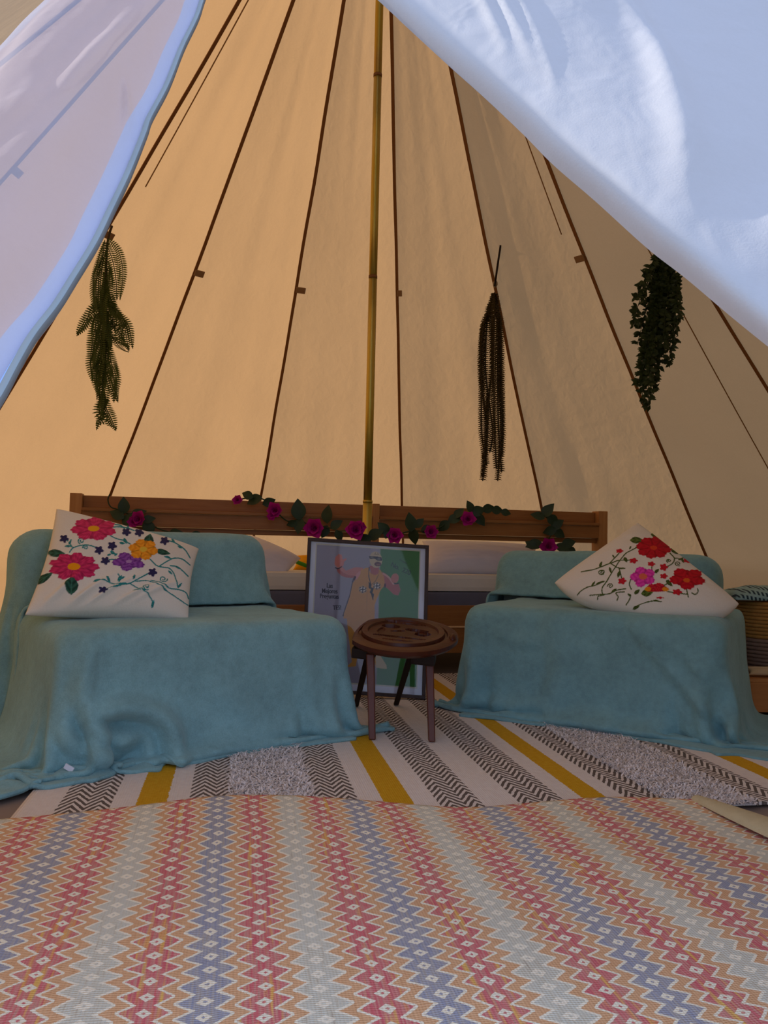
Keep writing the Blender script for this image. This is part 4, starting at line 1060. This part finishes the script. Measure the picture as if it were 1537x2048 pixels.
LEAVES = [(515, 997, 200, 34), (500, 992, 160, 26), (533, 1006, 20, 28), (598, 1028, 95, 44), (600, 1045, 260, 34), (588, 1046, 200, 22), (655, 1036, 90, 38), (652, 1058, 250, 28), (668, 1052, 40, 28), (676, 1066, 300, 26), (735, 1078, 200, 34), (745, 1072, 30, 36), (772, 1060, 140, 30), (775, 1070, 60, 28),
          (822, 1052, 95, 40), (828, 1066, 270, 34), (835, 1050, 50, 26), (850, 1060, 20, 30), (893, 1048, 220, 30), (905, 1040, 30, 32), (915, 1030, 60, 28), (942, 1018, 110, 26), (950, 1024, 20, 32), (958, 1034, 300, 30), (972, 1018, 10, 28), (990, 1020, 0, 26), (1008, 1024, 350, 22),
          (1092, 1026, 60, 34), (1082, 1034, 160, 30), (1102, 1036, 320, 30), (1110, 1052, 40, 30), (1106, 1060, 200, 28), (1114, 1064, 330, 28), (1076, 1088, 190, 36), (1068, 1092, 150, 26), (1120, 1094, 340, 34), (1132, 1088, 20, 30), (1140, 1100, 320, 28),
          (248, 1018, 90, 34), (240, 1032, 150, 32), (258, 1036, 250, 36), (270, 1030, 30, 32), (262, 1046, 200, 30), (296, 1050, 290, 36), (292, 1040, 20, 26), (345, 1068, 10, 30), (352, 1070, 170, 24), (388, 1072, 0, 30)]
for (px, py, an, L) in LEAVES:
    Y = gY(px); Lm = L*Y/1600; a = math.radians(an); d = Vector((math.cos(a), r3.uniform(-.35, .1), math.sin(a)))
    V, Fc = leaf_geo(Lm, Lm*.34, r3.uniform(.1, .35), 8); nrm = Vector((r3.uniform(-.5, .5), -1, r3.uniform(-.2, .6)))
    mesh_obj('leaf', pose(V, gp(px, py, -.008)-d.normalized()*Lm*.3, d, nrm), Fc, M['leaf'], gl)
def flower(px, py, r, Y):
    c = at(px, py, Y); o = None; V = []; Fc = []
    for ring, (n, rad, lift, op) in enumerate(((6, 1.0, .1, .35), (6, .8, .35, .7), (5, .5, .55, 1.1))):
        for k in range(n):
            a = 2*PI*k/n+ring*.5+r3.uniform(-.1, .1); v, f = leaf_geo(r*rad*r3.uniform(.85, 1.1), r*rad*.46, -.25, 5, .35)
            d = Vector((math.cos(a)*math.cos(op), -math.sin(op), math.sin(a)*math.cos(op))); b = len(V)
            V += pose(v, c+Vector((0, -.004*ring, 0)), d, Vector((0, -1, 0))+Vector((-math.cos(a), 0, -math.sin(a)))*math.sin(op)); Fc += [tuple(q+b for q in ff) for ff in f]
    mesh_obj('flower', V, Fc, M['petal'], gl)
for px, py, r in ((476, 1000, 15), (551, 1021, 24), (544, 1032, 14), (629, 1056, 30), (712, 1060, 30), (722, 1054, 18), (790, 1070, 25), (862, 1064, 22), (936, 1038, 22), (278, 1038, 24), (1096, 1093, 26), (268, 1044, 16)):
    Y = gY(px)-.02; flower(px, py, r*Y/1600*.85, Y)

# ------------------------------------------------------------------ hanging plants
def seam_pt(d, py, inn=.03):
    th = math.radians(d); t = seam_at(d, py); return cone(th, t)+Vector((-math.sin(th), -math.cos(th), -.8)).normalized()*inn
# fern, left
hf = seam_pt(-60.5, 446, .03); Yf = hf.y
fern = thing('hanging_fern', 'bunch of green fern fronds hanging from the left canvas seam', 'plant', hf, 'hanging artificial plants')
pe = at(210, 600, Yf-.02)
tube('stem', catmull([hf, at(216, 480, Yf-.01), at(212, 540, Yf-.02), at(208, 660, Yf-.02), at(206, 760, Yf-.02), at(204, 830, Yf-.02)], 24), [.006]*12+[.004]*12, M['fernstem'], fern, 7)
r4 = random.Random(11)
def frond(pts, w, name='frond'):
    C = even(pts, .0105); V, Fc = tube_geo([Vector(c) for c in C], .0022, 5); n = len(C); ph = r4.uniform(-.75, .75); sq = r4.uniform(.6, 1)
    for i in range(1, n-1):
        t = i/(n-1); d = Vector(C[i+1]-C[i-1]).normalized(); L = w*math.sin(PI*min(1, .12+t*.88))**.7
        side = Vector((math.cos(ph), math.sin(ph), .0)); side = (side-d*side.dot(d)).normalized()
        for s_ in (-1, 1):
            dd = (side*s_*sq + d*.30).normalized(); v, f = leaf_geo(L, .0036, .15, 3, .1); b = len(V)
            V += pose(v, C[i], dd, d.cross(dd)+Vector((0, .0, .01))); Fc += [tuple(q+b for q in ff) for ff in f]
    # leaflets lie in the frond's plane
    mesh_obj(name, V, Fc, M['fern'], fern)
FR = [[(214, 478), (236, 500), (246, 545), (240, 600)], [(212, 485), (225, 520), (232, 560), (234, 600)], [(210, 480), (196, 520), (186, 570), (196, 640)], [(212, 500), (204, 540), (200, 590), (203, 650)],
      [(212, 520), (216, 570), (214, 620), (210, 680)], [(205, 610), (190, 620), (172, 640), (153, 668)], [(205, 620), (192, 650), (184, 690), (180, 730)], [(212, 590), (226, 620), (244, 650), (256, 660)],
      [(214, 600), (234, 630), (248, 650), (257, 700)], [(216, 640), (236, 660), (246, 680), (250, 690)], [(214, 660), (236, 690), (246, 700), (257, 704)], [(208, 640), (196, 690), (188, 730), (190, 770)], [(206, 660), (204, 710), (198, 750), (194, 800)],
      [(214, 680), (222, 720), (228, 760), (236, 800)], [(212, 720), (220, 750), (226, 780), (228, 805)], [(208, 700), (206, 750), (204, 790), (202, 840)], [(206, 780), (204, 810), (200, 835), (193, 860)], [(206, 790), (214, 820), (224, 840), (232, 862)],
      [(212, 560), (208, 610), (214, 650), (222, 700)], [(210, 540), (218, 580), (226, 620), (230, 665)], [(206, 720), (196, 740), (192, 760), (197, 790)], [(210, 620), (214, 660), (212, 710), (208, 760)], [(208, 600), (200, 640), (204, 690), (208, 730)], [(207, 660), (212, 700), (208, 750), (204, 800)]]
for f_ in FR+[[(x+r4.uniform(-9, 9), y+r4.uniform(-14, 14)) for x, y in g_] for g_ in FR[2:20]]:
    dy = r4.uniform(-.07, .0); frond([at(x, y, Yf-.02+dy*k/3) for k, (x, y) in enumerate(f_)], r4.uniform(.024, .036))

# string plant, centre right
hs = seam_pt(25.4, 570, .03); Ys = hs.y
sg = thing('hanging_string_plant', 'long brown green beaded strands tied to the canvas seam right of the pole', 'plant', hs, 'hanging artificial plants')
Yt = seam_pt(25.4, 488, .05).y; tube('twig', [at(1002, 490, Yt), at(996, 530, (Yt+Ys)/2-.02), at(990, 572, Ys-.02)], [.0055, .006, .006], M['dark'], sg, 7)
blob('tie_knot', at(991, 568, Ys-.005), (.014, .014, .020), M['tie'], sg)
SGX = [(968, 962, 975, 966, 640, 962), (976, 972, 986, 980, 622, 905), (983, 984, 972, 968, 615, 955), (990, 988, 990, 994, 612, 938), (997, 996, 998, 1004, 618, 945), (1002, 1004, 1003, 996, 632, 962), (966, 965, 964, 974, 650, 930), (1000, 1002, 1006, 1003, 640, 915)]
def bead_strand(pts, parent):
    C = even(pts, .0115); n = len(C); V, Fc = tube_geo([Vector(c) for c in C], .004, 5)
    for i in range(1, n-1):
        d = Vector(C[i+1]-C[i-1]).normalized(); p_ = Vector(C[i]); x = d.orthogonal().normalized(); y = d.cross(x); rr_ = .021
        b = len(V)
        for k in range(6):
            a = 2*PI*k/6+i*.5; o = x*math.cos(a)+y*math.sin(a); tn = x*-math.sin(a)+y*math.cos(a)
            w_ = (d*.8+tn*.6); V += [p_+o*.003-w_*.0048, p_+o*.003+w_*.0048, p_+o*rr_+d*.005-w_*.0014, p_+o*rr_+d*.005+w_*.0014]; q = b+k*4; Fc.append((q, q+1, q+3, q+2))
    mesh_obj('strand', V, Fc, M['beads'], parent, False)
for q, (xa, xb, xc, xd, y0, y1) in enumerate(SGX):
    dy = r4.uniform(-.05, .02); bead_strand([at(990, 585, Ys-.01), at((990+xa)/2, y0-14, Ys-.01+dy*.5), at(xa, y0+10, Ys-.02+dy), at(xb, 740, Ys-.02+dy), at(xc, 860, Ys-.02+dy), at(xd, y1, Ys-.02+dy)], sg)

# small leaved plant, right
hv = seam_pt(65.9, 470, .05); Yv = hv.y-.05
iv = thing('hanging_leaf_plant', 'thick bunch of small dark green leaves hanging below the white door flap', 'plant', hv, 'hanging artificial plants')
IV = [(1330, 1310, 1290, 1285, 800), (1335, 1320, 1300, 1298, 818), (1328, 1300, 1285, 1268, 600), (1330, 1300, 1278, 1266, 655), (1340, 1335, 1325, 1318, 745), (1345, 1345, 1342, 1340, 735), (1348, 1350, 1352, 1350, 690), (1338, 1322, 1312, 1306, 790), (1342, 1328, 1310, 1290, 760), (1350, 1352, 1356, 1358, 645), (1332, 1312, 1300, 1286, 720), (1345, 1338, 1330, 1330, 700), (1335, 1315, 1296, 1276, 770), (1340, 1320, 1305, 1300, 700), (1344, 1330, 1316, 1310, 640), (1336, 1310, 1290, 1275, 690)]
for (xa, xb, xc, xd, y1) in IV:
    dy = r4.uniform(-.08, .03); C = even([hv, at(xa-6, 500, Yv+dy*.3), at(xb, 500+(y1-500)*.35, Yv+dy*.7), at(xc, 500+(y1-500)*.7, Yv+dy), at(xd, y1, Yv+dy)], .016); V, Fc = tube_geo([Vector(c) for c in C], .0018, 5)
    for i in range(2, len(C)-1):
        for k in range(3):
            d = Vector((r4.uniform(-1, 1), r4.uniform(-.8, .8), r4.uniform(-.9, .35))).normalized(); base_ = Vector(C[i])+d*.004
            for fan in (-.45, 0, .45):
                dd = (d + d.orthogonal()*fan).normalized(); v, f = leaf_geo(r4.uniform(.020, .036), .0066, .1, 3, .2); b = len(V)
                V += pose(v, base_, dd, Vector((r4.uniform(-.6, .6), -1, r4.uniform(-.5, .5)))); Fc += [tuple(q+b for q in ff) for ff in f]
    mesh_obj('spray', V, Fc, M['ivy'], iv)

# ------------------------------------------------------------------ basket corner, right
bk = at(1562, 1260, 2.95); bx, by = bk.x, bk.y
crt = thing('wooden_crate', 'low pale wooden crate on the floor under the woven basket', 'crate', (bx, by, 0))
for k, (dx, dy, sx_, sy_) in enumerate(((0, -.20, .48, .014), (0, .20, .48, .014), (-.233, 0, .014, .385), (.233, 0, .014, .385))):
    box('side_board', (bx+dx, by+dy, .062), (sx_, sy_, .10), M['crate'], crt, None, .002)
for k in range(4): box('lid_board', (bx, by-.156+k*.104, .1185), (.48, .098, .012), M['crate'], crt, None, .002)
cl = pillow('cloth', ((bx-.20, by-.175, .132), (bx+.05, by-.185, .132), (bx+.05, by-.15, .150), (bx-.20, by-.14, .155)), .02, M['paper'], 'crumpled cream cloth lying on the crate in front of the basket', 'cloth', 24, back=.2, wr=.004)
bs = thing('woven_basket', 'round woven seagrass basket, golden above and grey below, right of the right armchair', 'basket', (bx, by, .125))
def coil(name, z0, z1, rfun, mat, n):
    V = []; Fc = []
    for i in range(n):
        z = z0+(z1-z0)*(i+.5)/n; r = rfun(z); pts = []
        b = len(V); NS = 44; rt_ = (z1-z0)/n*.56
        for k in range(NS):
            a = 2*PI*k/NS; rr_ = r+.0022*math.sin(k*PI+i*PI)
            for c in range(6):
                ca = 2*PI*c/6; V.append(((rr_+rt_*math.cos(ca))*math.cos(a)+bx, (rr_+rt_*math.cos(ca))*math.sin(a)+by, z+rt_*math.sin(ca)))
        for k in range(NS):
            for c in range(6): Fc.append((b+k*6+c, b+((k+1) % NS)*6+c, b+((k+1) % NS)*6+(c+1) % 6, b+k*6+(c+1) % 6))
    mesh_obj(name, V, Fc, mat, bs)
rf = lambda z: .150+.028*math.sin(PI*min(1, max(0, (z-.12)/.30)))
coil('lower_weave', .128, .250, rf, M['jute2'], 9); coil('upper_weave', .251, .378, rf, M['jute'], 10)
tube('handle', [(bx-.05, by-.165, .36), (bx-.045, by-.186, .395), (bx, by-.19, .41), (bx+.045, by-.186, .395), (bx+.05, by-.165, .36)], .010, M['jute'], bs, 8)
def mat_knit():
    m, nt, b, out = new_mat('knitted_pattern'); v = texco(nt)
    sp = nt.nodes.new('ShaderNodeSeparateXYZ'); nt.links.new(v, sp.inputs[0]); x_, z_ = E(nt, sp.outputs[0]), E(nt, sp.outputs[2])
    k = ((x_/.014).fract().lt(.5))*((z_*1.0/.022 + x_*8).fract().lt(.6))
    nt.links.new(mixc(nt, k, lin('8fb0b0'), lin('1f3a46')), b.inputs['Base Color']); b.inputs['Roughness'].default_value = .9
    nt.links.new(bump(nt, noise(nt, v, 150, 3), .3, .004), b.inputs['Normal']); return m
M['knit'] = mat_knit()
pillow('folded_blanket', ((bx-.22, by-.12, .385), (bx+.10, by-.15, .385), (bx+.10, by+.10, .390), (bx-.21, by+.10, .390)), .05, M['knit'], 'folded teal and white patterned blanket lying on the basket', 'blanket', 30, back=.06, wr=.006, seed=8)
